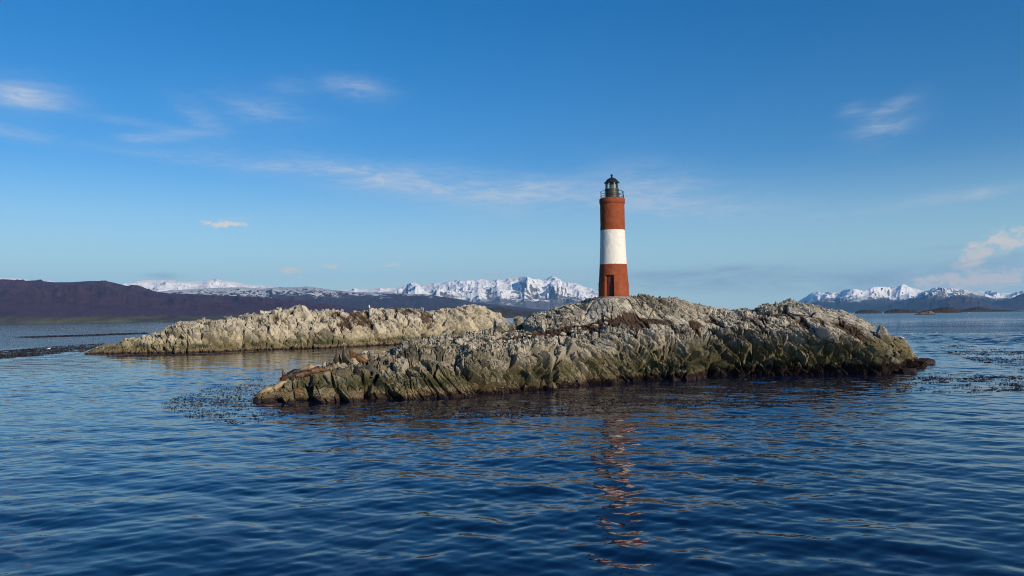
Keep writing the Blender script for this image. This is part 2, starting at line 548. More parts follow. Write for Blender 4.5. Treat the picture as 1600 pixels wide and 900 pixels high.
# px, water line y, shoulder (y, depth behind the water line), terrace, foot of the upper mound, crest, width of the flat top
NEAR = [
    (395, 629, (626, .3), (625, .6), (624.5, .9), (624, 1.2), .3),
    (404, 630, (618, .6), (614, 1.1), (612, 1.6), (611, 2.1), .6),
    (430, 630, (613, .9), (606, 1.5), (602, 2.2), (601, 2.8), .8),
    (455, 630, (608, 1.2), (594, 2.0), (587, 3.0), (582.5, 4.0), 1.2),
    (480, 629.5, (605, 1.4), (588, 2.5), (582, 3.5), (579, 5.0), 1.5),
    (510, 629, (600, 1.5), (580, 2.8), (574, 4.5), (572, 6.0), 1.5),
    (535, 628, (598, 1.6), (578, 3.0), (569, 5.0), (566, 7.0), 1.5),
    (560, 627, (594, 1.7), (572, 3.2), (561, 5.5), (556, 8.0), 1.5),
    (577, 626, (590, 1.8), (568, 3.4), (553, 6.0), (547, 8.2), 1.5),
    (602, 624, (584, 1.9), (562, 3.7), (555, 6.0), (551, 8.5), 1.5),
    (640, 623, (577, 2.0), (553, 4.4), (542, 8.0), (536, 11.0), 2.0),
    (690, 622, (572, 2.2), (547, 4.8), (533, 9.0), (527, 13.0), 2.5),
    (740, 620, (570, 2.2), (546, 4.8), (530, 11.0), (521, 17.0), 2.5),
    (790, 614, (566, 2.2), (546, 4.5), (527, 12.0), (513, 20.0), 2.5),
    (815, 611, (563, 2.3), (541, 4.8), (525, 12.0), (506, 20.0), 2.5),
    (830, 610, (562, 2.3), (539, 5.0), (522, 12.0), (492, 19.0), 3.0),
    (870, 606, (560, 2.3), (538, 5.0), (517, 12.0), (480, 18.0), 3.5),
    (900, 603, (560, 2.3), (537, 5.0), (511, 12.0), (471, 16.5), 5.0),
    (935, 599.5, (556, 2.3), (531, 5.0), (503, 11.0), (465.5, 13.0), 6.0),
    (958, 598, (552, 2.4), (523, 5.0), (499, 9.5), (464, 11.2), 6.0),
    (985, 596.5, (552, 2.4), (521, 5.0), (498, 9.5), (464, 11.4), 6.0),
    (1020, 595, (552, 2.4), (521, 5.0), (498, 9.5), (467, 12.0), 5.0),
    (1050, 594, (550, 2.5), (522, 5.0), (500, 9.0), (467, 13.5), 3.0),
    (1072, 593, (550, 2.5), (522, 5.0), (503, 8.5), (477, 14.0), 2.5),
    (1100, 590, (548, 2.5), (522, 5.0), (503, 9.0), (480, 14.0), 2.5),
    (1145, 587, (543, 2.5), (518, 5.0), (503, 8.0), (486, 12.0), 2.5),
    (1165, 587, (542, 2.5), (516, 5.0), (501, 8.0), (484, 12.0), 2.5),
    (1197, 586.5, (540, 2.5), (515, 5.0), (498, 8.0), (479, 12.0), 2.5),
    (1238, 586, (538, 2.5), (512, 5.0), (492, 9.0), (472, 13.5), 2.5),
    (1267, 586, (540, 2.4), (515, 5.0), (497, 8.5), (477, 13.0), 2.5),
    (1316, 585, (546, 2.4), (520, 4.5), (503, 8.0), (489, 12.0), 2.0),
    (1345, 585, (550, 2.3), (528, 4.5), (513, 7.5), (502, 11.0), 2.0),
    (1365, 585, (555, 2.2), (536, 4.4), (525, 7.0), (516, 10.0), 2.0),
    (1393, 583, (562, 2.0), (548, 4.0), (539, 6.5), (531, 9.0), 1.5),
    (1411, 581, (566, 1.8), (552, 3.5), (542, 6.0), (532, 8.5), 1.5),
    (1421, 579, (570, 1.6), (562, 3.0), (555, 4.5), (549, 6.5), 1.0),
    (1436, 574, (570.5, .8), (567, 1.6), (565.5, 2.4), (564, 3.2), .6),
    (1450, 570.5, (569, .4), (568.3, .8), (567.8, 1.2), (567.4, 1.6), .4),
    (1462, 569.5, (569.3, .3), (569, .6), (568.9, .9), (568.8, 1.1), .3),
]


def island_rows(table, ncols, under=1.5, back=6.0):
    ctrl = []
    for (px, wl, sh, te, mb, cr, fl) in table:
        w = sea(px, wl)
        pts = [(w.x, w.y - 1.2, -under), tuple(w)]
        for (py, off) in (sh, te, mb, cr):
            pts.append(tuple(at(px, py, w.y + off)))
        c0 = Vector(pts[-1])
        r = ray(px, wl)
        k_ = r.x / r.y
        pts.append((c0.x + k_ * fl, c0.y + fl, c0.z))
        b1 = back * max(0.15, min(1, c0.z / 6))
        pts.append((c0.x + k_ * (fl + b1 * 0.5), c0.y + fl + b1 * 0.5, max(c0.z * 0.45, 0.0)))
        pts.append((c0.x + k_ * (fl + b1), c0.y + fl + b1, -under))
        ctrl.append(pts)
    ctrl = np.array(ctrl)                       # (C, R, 3)
    pxs = np.array([t_[0] for t_ in table], float)
    q = np.linspace(pxs[0], pxs[-1], ncols)
    rows = np.zeros((ctrl.shape[1], ncols, 3))
    for i in range(ctrl.shape[1]):
        for j in range(3):
            rows[i, :, j] = np.interp(q, pxs, ctrl[:, i, j])
    return rows, q


def build_near():
    NC = 2100
    rows, q = island_rows(NEAR, NC)
    counts = (18, 170, 140, 120, 120, 40, 30, 24)
    P = sample_rows(rows, counts)
    P = blur0(P, 9)
    P = blur0(P.transpose(1, 0, 2), 6).transpose(1, 0, 2)
    lab = np.concatenate([np.linspace(i, i + 1, n, endpoint=False) for i, n in enumerate(counts)])   # 0..8 along the profile
    N = grid_normals(P)
    if N[200, 1000, 1] > 0:
        N = -N
    shp = P.shape
    p = P.reshape(-1, 3)
    n = N.reshape(-1, 3)
    L = np.repeat(lab, NC)
    QX = np.tile(q, len(lab))
    # large swells and gullies first, then three generations of joint blocks
    big = fbm(p * 0.22, 3, 0.5, seed=3)
    gull = fbm(np.stack([p @ E1 * 0.55, p @ E2 * 0.10, p @ E3 * 0.16], 1), 3, 0.5, seed=9, ridged=True)
    d1, c1, e1 = facets(p, (2.3, 6.5, 4.2), 0.62, 1.0, 21, 0.060, 1.0)
    d2, c2, e2 = facets(p, (0.85, 2.6, 1.6), 0.22, 0.62, 33, 0.10, 1.0)
    d3, c3, e3 = facets(p, (0.25, 0.66, 0.45), 0.115, 0.17, 45, 0.12, 1.0)
    dc, _, _ = facets(p, (2.3, 9.0, 6.0), 0.0, 1.5, 91, 0.085)
    d4, c4, e4 = facets(p, (0.12, 0.30, 0.20), 0.045, 0.05, 57, 0.12, 1.0)
    fine = fbm(p * 3.3, 3, 0.55, seed=5)
    # weights: full relief on the cliff, calmer on the soil terrace
    terr = np.exp(-((L - 3.92) / 0.33) ** 2) * sstep(QX, 690, 800) * (1 - sstep(QX, 1010, 1330) * 0.55)
    cliff = sstep(L, 0.6, 1.3) * (1 - sstep(L, 2.7, 3.4))
    brk = np.clip(0.95 + 1.5 * fbm(p * np.array([0.16, 0.22, 0.22]), 3, 0.5, seed=63), 0.30, 1.9)
    topz = sstep(L, 2.6, 3.3) * (1 - sstep(L, 5.6, 6.2))
    amp = (0.50 + 0.62 * cliff) * (1 - 0.55 * terr)
    edge = sstep(QX, 395, 460) * (1 - sstep(QX, 1405, 1462) * 0.85) * (0.50 + 0.50 * sstep(QX, 560, 650))
    amp = amp * (0.30 + 0.70 * edge)
    crest = np.exp(-((L - 5.5) / 0.8) ** 2)
    amp = amp * (1 - 0.35 * crest)
    # ledges of the dipping beds, clearest on the right half
    sw = (p @ E1) / 1.5 + 0.35 * big + 0.25 * vnoise(p * 0.5, 71)
    saw = sw - np.floor(sw)
    saw = np.where(saw < 0.10, saw / 0.10, (1 - saw) / 0.90) - 0.5
    sw2 = (p @ E1) / 0.58 + 0.5 * big + 0.5 * vnoise(p * 0.9, 73)
    saw2 = sw2 - np.floor(sw2)
    saw2 = np.where(saw2 < 0.12, saw2 / 0.12, (1 - saw2) / 0.88) - 0.5
    saw = saw + 0.42 * saw2
    right = sstep(QX, 880, 1120)
    D = amp * (0.40 * big + 0.20 * (gull - 0.2) * cliff + d1 * (1.25 - 0.25 * brk) + brk * (d2 * (1 + 0.5 * topz) + d3 * (1 + 1.3 * topz) + d4 * (1 + topz)) + dc * (0.25 + 0.75 * cliff) + 0.06 * fine + 0.62 * np.sqrt(brk) * saw * right * (0.30 + 0.70 * cliff))
    # lift along the normal plus a little straight up so tops stay where the sky line was taken
    dv = n.copy()
    dv[:, 2] += 0.25 * (1 - cliff)
    p2 = p + dv * D[:, None]
    # level pad of the lighthouse
    lh = LH_POS
    rr = np.hypot(p2[:, 0] - lh.x, p2[:, 1] - lh.y)
    f = 1 - sstep(rr, 1.6, 3.2)
    p2[:, 2] = p2[:, 2] * (1 - f) + (lh.z - 0.06 + 0.05 * fine) * f
    soil = terr * 0.74 * (1 - 0.75 * sstep(QX, 1000, 1060)) - (D / (amp + 0.2)) * 0.60 + 0.25 * big - 0.10
    soil += 0.26 * sstep(L, 2.7, 3.3) * (1 - sstep(L, 4.3, 4.8)) * sstep(QX, 650, 760)
    soil = np.where(L > 2.3, soil, -0.5) - 0.75 * sstep(L, 3.9, 4.2) * (1 - sstep(QX, 1010, 1060)) - 0.75 * sstep(L, 4.7, 5.1)
    soil += sstep(QX, 1010, 1080) * (1 - sstep(QX, 1330, 1390)) * sstep(L, 3.0, 3.4) * (0.10 + 0.45 * fbm(p * 0.45, 3, 0.55, seed=83))
    o = grid_mesh("rocky_island", p2.reshape(shp), M_near, {"soil": soil, "cell": (c1 * 0.5 + c2 * 0.5)})
    o.data.polygons.foreach_set("use_smooth", np.zeros(len(o.data.polygons), bool))
    set_props(o, kind="structure")
    return o


LH_POS = at(958, 464, 76.4)
LH_POS = Vector((at(959, 464, 78.0).x, 78.0, LH_POS.z))
near = build_near()

FAR = [
    (136, 553.5, (552, .8), (551, 1.6), (550, 2.5), (549.5, 3.2), 1.0),
    (160, 553, (547, 1.2), (544, 2.5), (541, 4.0), (540, 5.5), 1.5),
    (190, 552.8, (545, 1.5), (540, 3.2), (536, 5.0), (533.5, 7.0), 2.0),
    (210, 552.6, (544, 1.6), (538, 3.4), (532, 6.0), (529, 8.0), 2.0),
    (237, 552.4, (542, 1.8), (534, 3.6), (525, 6.5), (521, 9.0), 2.0),
    (262, 552.2, (541, 1.8), (528, 3.6), (516, 6.5), (511, 9.0), 2.0),
    (287, 552, (540, 2.0), (522, 4.0), (508, 7.0), (502, 10.0), 2.0),
    (336, 550.5, (538, 2.0), (520, 4.0), (505, 7.0), (498, 11.0), 2.0),
    (358, 549.5, (537, 2.0), (519, 4.0), (504, 7.0), (497, 11.0), 2.0),
    (390, 548, (535, 2.0), (515, 4.5), (499, 8.0), (489.5, 12.0), 2.0),
    (421, 547, (534, 2.2), (513, 4.8), (496, 8.0), (486, 12.0), 2.0),
    (446, 546.2, (534, 2.2), (512, 4.8), (493, 8.0), (482, 12.0), 2.0),
    (473, 545.4, (533, 2.2), (512, 5.0), (492, 9.0), (477, 13.0), 2.0),
    (487, 545, (533, 2.2), (513, 5.0), (499, 9.0), (489, 13.0), 2.0),
    (500, 544.6, (533, 2.2), (513, 5.0), (498, 9.0), (486.5, 13.0), 2.0),
    (527, 543.5, (532, 2.2), (513, 5.0), (497, 9.0), (486, 13.0), 2.0),
    (540, 543, (532, 2.2), (514, 5.0), (499, 9.0), (488, 13.0), 2.0),
    (572, 541, (530, 2.2), (511, 5.0), (495, 9.0), (483, 13.0), 2.0),
    (613, 539.5, (529, 2.2), (509, 5.0), (493, 9.0), (482, 13.0), 2.0),
    (656, 538, (527, 2.2), (510, 5.0), (496, 9.0), (486, 13.0), 2.0),
    (685, 536.5, (525, 2.2), (507, 5.0), (491, 9.0), (481, 13.0), 2.0),
    (730, 534, (523, 2.2), (504, 5.0), (487, 9.0), (476.5, 13.0), 2.5),
    (760, 532, (522, 2.2), (506, 5.0), (491, 9.0), (481, 13.0), 2.5),
    (781, 530.5, (523, 2.0), (511, 4.5), (500, 7.5), (491, 11.0), 2.5),
    (790, 530, (525, 1.8), (517, 3.5), (507, 6.0), (500, 9.0), 2.5),
    (802, 529, (527, 1.2), (525, 2.4), (521, 4.5), (518, 7.0), 2.0),
    (812, 528.5, (528, .5), (527.7, 1), (527.3, 1.5), (527, 2.0), 1.0),
]


def build_far():
    NC = 1150
    rows, q = island_rows(FAR, NC, 1.5, 12.0)
    counts = (8, 60, 80, 80, 80, 16, 12, 10)
    P = sample_rows(rows, counts)
    P = blur0(P, 5)
    P = blur0(P.transpose(1, 0, 2), 5).transpose(1, 0, 2)
    lab = np.concatenate([np.linspace(i, i + 1, n_, endpoint=False) for i, n_ in enumerate(counts)])
    N = grid_normals(P)
    if N[150, 500, 1] > 0:
        N = -N
    shp = P.shape
    p = P.reshape(-1, 3)
    n = N.reshape(-1, 3)
    L = np.repeat(lab, NC)
    QX = np.tile(q, len(lab))
    big = fbm(p * 0.13, 3, 0.5, seed=13)
    d1, c1, _ = facets(p, (2.4, 5.0, 3.6), 0.75, 1.15, 121, 0.14)
    d2, c2, _ = facets(p, (0.9, 2.0, 1.5), 0.36, 0.55, 133, 0.15)
    d3, c3, _ = facets(p, (0.38, 0.8, 0.6), 0.17, 0.18, 145, 0.14)
    fine = fbm(p * 1.8, 3, 0.55, seed=15)
    edge = sstep(QX, 136, 230) * (1 - sstep(QX, 775, 812) * 0.8)
    crest = np.exp(-((L - 5.5) / 0.8) ** 2)
    amp = (0.25 + 0.75 * edge) * (1 - 0.4 * crest)
    D = amp * (0.5 * big + d1 * 0.8 + d2 + d3 + 0.08 * fine)
    dv = n.copy()
    dv[:, 2] += 0.2
    p2 = p + dv * D[:, None]
    soil = 0.30 * sstep(L, 2.6, 3.6) * (1 - sstep(L, 5.2, 5.8)) - D / (amp + 0.2) * 0.40 + 0.40 * big - 0.05 + 0.20 * sstep(QX, 500, 560) * (1 - sstep(QX, 640, 700))
    soil = np.where(L > 2.3, soil, -0.5)
    o = grid_mesh("rocky_island", p2.reshape(shp), M_far, {"soil": soil, "cell": c1 * 0.5 + c2 * 0.5})
    set_props(o, kind="structure")
    return o


far = build_far()


# ---------------------------------------------------------------- water
def make_waves():
    rng = np.random.RandomState(11)
    lam = np.exp(np.linspace(math.log(0.26), math.log(8.0), 76))
    ws = []
    for i, l in enumerate(lam):
        th = math.radians(78) + rng.normal(0, 0.68)
        s = 0.0112 * (1.0 if l < 1.6 else (1.6 / l) ** 0.30) * rng.uniform(0.7, 1.3)
        ws.append((l, 2 * math.pi / l * math.cos(th), 2 * math.pi / l * math.sin(th), s * l / (2 * math.pi), rng.uniform(0, 6.283)))
    return ws


WAVES = make_waves()


def gust(x, y):
    P = np.stack([x * 0.030, y * 0.012, 0 * x + 3.3], 1)
    return np.clip(0.95 + 1.15 * fbm(P, 3, 0.55, seed=51), 0.30, 1.8) * (1 - 0.45 * sstep(-x, 0, 30) * sstep(y, 55, 95)) * (1 + 0.45 * sstep(y, 45, 85)) * (1 + 0.8 * sstep(x, 25, 55) * sstep(y, 75, 130))


def wave_h(x, y, spacing=None):
    h = np.zeros_like(x)
    for (l, kx, ky, a, ph) in WAVES:
        w = 1.0 if spacing is None else np.clip((l / spacing - 2.5) / 2.5, 0, 1)
        s = np.sin(kx * x + ky * y + ph)
        h += w * a * (s + 0.18 * np.cos(2 * (kx * x + ky * y + ph)))
    return h * gust(x, y)


def water_material():
    m, t, b = new_mat("sea water")
    pos = t.node("ShaderNodeNewGeometry").outputs["Position"]
    b.inputs["Base Color"].default_value = (0.002, 0.006, 0.027, 1)
    b.inputs["Roughness"].default_value = 0.012
    b.inputs["IOR"].default_value = 1.333
    n1 = t.noise(t.mapping(pos, rot=(0, 0, 0.2), scale=(1.0, 2.0, 1)), 2.2, 3, 0.55, 0.3)
    n2 = t.noise(t.mapping(pos, rot=(0, 0, -0.15), scale=(0.22, 0.6, 1)), 1.0, 4, 0.6, 0.2)
    gu = t.smooth(t.noise(t.mapping(pos, scale=(0.012, 0.03, 1)), 1.0, 3, 0.55), 0.35, 0.65)
    dist = t.node("ShaderNodeVectorMath", operation="LENGTH")
    t.put(dist.inputs[0], pos)
    sx = t.node("ShaderNodeSeparateXYZ")
    t.put(sx.inputs[0], pos)
    wind = t.math("ADD", 0.20, t.math("MULTIPLY", t.smooth(sx.outputs[0], -20.0, 90.0), 0.50))
    farw = t.smooth(dist.outputs["Value"], 60.0, 260.0)
    h = t.math("ADD", t.math("MULTIPLY", n1, 0.006), t.math("MULTIPLY", t.math("MULTIPLY", n2, farw), wind))
    h = t.math("MULTIPLY", h, t.math("ADD", 0.45, t.math("MULTIPLY", gu, 0.8)))
    h = t.math("MULTIPLY", h, t.math("SUBTRACT", 1.0, t.math("MULTIPLY", t.smooth(dist.outputs["Value"], 250.0, 900.0), 0.45)))
    bp = t.bump(h, 1.0, 1.0)
    t.put(b.inputs["Roughness"], t.math("ADD", 0.012, t.math("MULTIPLY", t.smooth(dist.outputs["Value"], 150.0, 900.0), t.math("MULTIPLY", wind, 0.30))))
    t.put(b.inputs["Normal"], bp)
    return m


M_water = water_material()


def build_water():
    ang_mid = np.radians(np.linspace(-37, 37, 1000))
    a_out = np.radians(np.concatenate([np.arange(-180, -37, 3.0)]))
    ang = np.concatenate([a_out, ang_mid, -a_out[::-1]])
    ang[-1] = math.pi
    r = [1.2]
    while r[-1] < 25500:
        x = r[-1]
        if x < 14:
            st = 0.6
        elif x < 75:
            st = 0.085 + 0.0006 * (x - 14)
        elif x < 200:
            st = 0.13 + (x - 75) * 0.004
        else:
            st = 0.65 + (x - 200) * 0.06
        r.append(x + st)
    r = np.array(r)
    A, Rr = np.meshgrid(ang, r)
    x = (np.sin(A) * Rr).reshape(-1)
    y = (np.cos(A) * Rr).reshape(-1)
    dr = np.gradient(r)
    sp = np.repeat(dr, len(ang))
    da = np.abs(np.gradient(ang))
    sp = np.maximum(sp, (Rr * da[None]).reshape(-1) * 0.8)
    h = np.zeros_like(x)
    m = Rr.reshape(-1) < 420
    h[m] = wave_h(x[m], y[m], sp[m])
    P = np.stack([x, y, h], 1).reshape(len(r), len(ang), 3)
    o = grid_mesh("sea_water", P, M_water)
    set_props(o, kind="structure")
    return o


water = build_water()


# ---------------------------------------------------------------- hills and mountains
def hill_material(name, rock, rock2, low, low2, snow=(0.88, 0.88, 0.87), scale=0.01):
    m, t, b = new_mat(name)
    pos = t.node("ShaderNodeNewGeometry").outputs["Position"]
    n = t.noise(pos, scale, 6, 0.65)
    n2 = t.noise(pos, scale * 7, 4, 0.6)
    col = t.mix(t.smooth(n2, 0.3, 0.7), rock, rock2)
    lowc = t.mix(t.smooth(n, 0.35, 0.65), low, low2)
    col = t.mix(t.math("MULTIPLY", t.smooth(n, 0.48, 0.64), 0.55), col, tuple(x * y for x, y in zip(rock, (0.45, 0.75, 0.6))))
    col = t.mix(t.attr("low"), col, lowc)
    s = t.attr("snow")
    sf = t.smooth(t.math("ADD", s, t.math("MULTIPLY", t.math("SUBTRACT", n2, 0.5), 0.5)), 0.40, 0.62)
    col = t.mix(sf, col, snow)
    t.put(b.inputs["Base Color"], col)
    b.inputs["Roughness"].default_value = 0.9
    b.inputs["Specular IOR Level"].default_value = 0.1
    return m


def mountain(name, prof, D, W_, mat, seed, relief=0.35, spur=0.3, jag=0.0, snow_line=None, snow_soft=0.2, low_h=None, nx=700, ny=150, shape=0.8, freq=None, steep_bare=0.9, patchy=0.3):
    pxs = np.array([p_[0] for p_ in prof], float)
    zs = np.array([at(p_[0], p_[1], D).z for p_ in prof])
    xs = np.array([at(p_[0], p_[1], D).x for p_ in prof])
    nyb = ny // 4
    u = np.linspace(xs[0], xs[-1], nx)
    t = np.concatenate([np.linspace(0, 1, ny), 1 + np.linspace(0.02, 0.5, nyb)])
    U, T = np.meshgrid(u, t)
    Hm = max(zs.max(), 1.0)
    fr = freq or 1.0 / (Hm * 1.1)
    Y = D - W_ * (1 - T)
    P0 = np.stack([U * fr, Y * fr, 0 * U], -1).reshape(-1, 3)
    w = fbm(P0 * 0.9, 3, 0.5, seed=seed + 3).reshape(U.shape)
    Tc = np.clip(T, 0, 1)
    uu = U + w * (1 - Tc) * Hm * 1.3
    ridge = np.interp(uu, xs, zs)
    prof_t = np.where(T <= 1, Tc ** shape, np.clip(1 - (T - 1) / 0.48, 0, 1))
    rn = fbm(P0, 6, 0.46, seed=seed, ridged=True).reshape(U.shape)
    rn2 = fbm(P0 * np.array([2.2, 0.6, 1]), 4, 0.5, seed=seed + 7, ridged=True).reshape(U.shape)
    env = np.clip(4 * Tc * (1 - Tc), 0, 1)
    Z = ridge * prof_t * (1 + relief * env * (rn - 0.25) * 1.4 + spur * env * (rn2 - 0.25))
    if jag:
        Z = Z + jag * Hm * np.clip(prof_t, 0, 1) ** 2 * (fbm(P0 * 6, 5, 0.62, seed=seed + 9, ridged=True).reshape(U.shape) - 0.3)
    cap = 5.5 + (np.interp(U, xs, zs) - 5.5) * (Y / D) * (1.0 + 0.05 * (Tc > 0.5))
    Z = np.where(T <= 1, np.minimum(Z, np.maximum(cap, 0)), Z)
    Z = np.where((T <= 0.0) | (T >= 1.48), -1.2, Z)
    X = U * (Y / D)
    P = np.stack([X, Y, np.maximum(Z, -1.2)], -1)
    n = grid_normals(P)
    nz = np.abs(n[..., 2])
    nn = fbm(P0 * 3, 4, 0.6, seed=seed + 31).reshape(U.shape)
    snow = np.full(U.shape, -1.0)
    if snow_line is not None:
        nf = fbm(P0 * 11, 4, 0.6, seed=seed + 41).reshape(U.shape)
        snow = 0.5 + (Z - snow_line) / (snow_soft * Hm) * 0.5 + 0.40 * nn - patchy * np.clip(nf + 0.05, 0, 1)
        snow = np.minimum(snow, 1.1) - (1 - sstep(nz, steep_bare - 0.35, steep_bare)) * 0.75
    low = np.zeros(U.shape)
    if low_h is not None:
        low = 1 - sstep(Z + nn * low_h * 0.5, low_h * 0.7, low_h * 1.2)
    o = grid_mesh(name, P, mat, {"snow": snow, "low": low})
    set_props(o, kind="structure")
    return o


M_purple = hill_material("bare beech wood hillside", (0.052, 0.026, 0.050), (0.076, 0.041, 0.064), (0.10, 0.105, 0.05), (0.05, 0.045, 0.03), scale=0.006)
M_midhill = hill_material("moor with thin snow", (0.040, 0.032, 0.050), (0.066, 0.050, 0.068), (0.042, 0.030, 0.044), (0.056, 0.040, 0.052), snow=(0.5, 0.52, 0.54), scale=0.004)
M_snow = hill_material("snow mountain", (0.10, 0.10, 0.11), (0.20, 0.19, 0.19), (0.05, 0.045, 0.05), (0.07, 0.06, 0.06), scale=0.003)
M_snow2 = hill_material("snow mountain with forest foot", (0.09, 0.09, 0.10), (0.16, 0.15, 0.15), (0.014, 0.022, 0.030), (0.026, 0.032, 0.040), scale=0.003)
M_dark = hill_material("dark wooded islet", (0.040, 0.036, 0.030), (0.075, 0.06, 0.045), (0.055, 0.045, 0.035), (0.09, 0.07, 0.05), scale=0.03)
M_ochre = hill_material("ochre skerry", (0.16, 0.12, 0.075), (0.26, 0.19, 0.11), (0.05, 0.04, 0.03), (0.08, 0.06, 0.04), scale=0.06)

PURPLE = [(-260, 452), (-120, 441), (0, 437), (30, 439), (55, 438), (85, 441), (110, 441), (140, 439), (165, 439), (180, 442), (195, 446), (220, 449), (245, 456), (268, 459), (290, 459), (330, 461), (380, 463), (420, 466), (470, 470), (530, 478), (600, 487), (660, 494), (700, 499)]
mountain("purple_hills", PURPLE, 6500, 2300, M_purple, 200, relief=0.22, spur=0.20, low_h=34, nx=900, shape=0.75)
mountain("purple_hills", [(-260, 440), (-60, 434), (0, 433), (25, 434), (45, 437), (60, 440), (75, 438), (90, 441), (105, 446)], 9800, 2000, M_snow, 210, relief=0.1, spur=0.1, snow_line=200, nx=300)
MID = [(150, 470), (230, 458), (270, 453), (300, 452), (330, 450), (360, 449), (380, 449), (410, 451), (430, 449), (455, 449), (480, 447.5), (500, 450), (520, 453), (550, 456), (580, 457), (604, 456.5), (627, 458.5), (663, 459.4), (692, 463.7), (722, 468), (737, 472), (765, 475), (794, 478), (840, 483), (900, 488), (960, 493)]
mountain("moor_hills", MID, 11000, 3200, M_midhill, 220, relief=0.12, spur=0.10, snow_line=290, snow_soft=0.25, patchy=1.6, nx=800)
LEFTSNOW = [(150, 452), (195, 444), (215, 440), (225, 437.5), (240, 438), (260, 437), (280, 439), (300, 440), (320, 438.5), (334, 437), (338, 435), (343, 437), (360, 440), (380, 443), (400, 446), (440, 449), (500, 452), (560, 454), (620, 455)]
mountain("snowy_mountains", LEFTSNOW, 16000, 3500, M_snow, 230, relief=0.2, spur=0.2, jag=0.02, snow_line=200, snow_soft=0.3, nx=600)
CENTER = [(500, 460), (540, 454), (580, 451), (604, 451), (618, 450), (630, 448), (637, 445), (646, 442), (652, 445), (656, 447), (670, 445), (680, 442), (689, 445), (695, 443), (701, 441.5), (706, 443), (713, 440), (722, 442), (732, 441), (745, 440), (756, 438), (770, 439.5), (784, 438.5), (798, 437), (806, 437.5), (814, 435), (827, 436), (833, 439), (839, 439), (848, 437.5), (854, 436), (861, 432.5), (866, 435), (871, 436), (879, 441.5), (888, 442), (896, 442), (905, 445.5), (912.5, 448.6), (922, 451), (931.5, 457), (950, 462), (985, 464), (1020, 469), (1036, 470.5), (1060, 474), (1110, 482), (1150, 487)]
mountain("snowy_mountains", CENTER, 19000, 5500, M_snow, 240, relief=0.42, spur=0.40, jag=0.03, snow_line=285, snow_soft=0.40, patchy=0.75, nx=1000, ny=220, steep_bare=0.76, freq=1 / 1500.0)
mountain("wooded_hill", [(730, 492), (750, 486), (765, 481.5), (782, 479.5), (794, 482), (806, 485), (817, 485.5), (840, 487), (870, 489), (900, 491)], 4200, 700, M_dark, 250, relief=0.2, spur=0.1, low_h=12, nx=260, ny=80)
RIGHT = [(1180, 488), (1215, 481), (1244, 473), (1250, 469), (1256, 465.6), (1266, 460), (1277, 457), (1284, 460), (1291, 457), (1301, 459), (1311, 457), (1322, 454), (1336, 453), (1344, 455), (1351, 456), (1358, 453), (1365, 450), (1380, 450), (1396, 451), (1404, 449), (1412, 446), (1420, 448), (1429, 450), (1438, 453), (1448, 455), (1458, 452), (1469, 450), (1488, 450), (1503, 452.5), (1512, 454), (1529, 454), (1540, 455), (1550, 454), (1562, 460), (1572, 458), (1581, 458.5), (1595, 456), (1620, 458), (1700, 462), (1800, 470)]
mountain("snowy_mountains", RIGHT, 21000, 5000, M_snow2, 260, relief=0.5, spur=0.5, jag=0.012, snow_line=262, snow_soft=0.30, patchy=0.4, nx=800, ny=220, low_h=240, steep_bare=0.72, freq=1 / 1700.0)
RIGHT2 = [(1350, 487), (1372, 481), (1400, 472.5), (1415, 469), (1429, 465), (1440, 459.5), (1455, 454), (1469, 450), (1480, 450), (1492, 451), (1503, 454), (1520, 459), (1545, 465), (1580, 473), (1640, 482)]
mountain("snowy_mountains", RIGHT2, 16500, 3000, M_snow2, 270, relief=0.3, spur=0.35, jag=0.012, snow_line=290, snow_soft=0.26, patchy=0.6, nx=400, ny=150, low_h=260)
mountain("purple_hills", [(1420, 486), (1445, 478), (1467, 470), (1480, 465.5), (1493, 463), (1512, 463), (1524, 467), (1536, 471.6), (1550, 477), (1564, 480), (1590, 484)], 12500, 1800, M_midhill, 280, relief=0.15, spur=0.15, nx=300, ny=100, low_h=30)
mountain("purple_hills", [(1500, 486), (1540, 480), (1560, 474), (1578, 468), (1600, 458), (1640, 448), (1720, 440), (1800, 450)], 14500, 2400, M_midhill, 290, relief=0.18, spur=0.18, nx=300, ny=100, low_h=30)
mountain("wooded_islet", [(1336, 488), (1340, 486), (1346, 484.3), (1356, 483.8), (1366, 484.2), (1373, 486), (1378, 488)], 2900, 120, M_dark, 300, relief=0.2, low_h=3, nx=120, ny=40)
mountain("wooded_islet", [(1381, 488), (1386, 485.5), (1394, 483.4), (1402, 482.6), (1414, 483.2), (1426, 484), (1433, 486), (1437, 488)], 2700, 130, M_dark, 310, relief=0.2, low_h=4, nx=120, ny=40)
mountain("wooded_islet", [(1432, 489), (1444, 485.5), (1458, 483), (1472, 481), (1482, 480), (1490, 481), (1498, 485), (1503, 488)], 2300, 120, M_dark, 320, relief=0.2, low_h=3, nx=140, ny=40)
mountain("wooded_islet", [(1490, 488), (1502, 484), (1516, 481.5), (1524, 479.3), (1534, 479.5), (1540, 480.5), (1550, 483.5), (1575, 484.5), (1600, 486)], 3300, 160, M_dark, 330, relief=0.2, low_h=3, nx=160, ny=40)
mountain("rocky_islet", [(1427, 492), (1434, 490), (1440, 488), (1448, 486.4), (1455, 486), (1459, 488), (1461, 490), (1464, 492)], 1350, 40, M_ochre, 340, relief=0.3, jag=0.1, low_h=1.2, nx=120, ny=40)


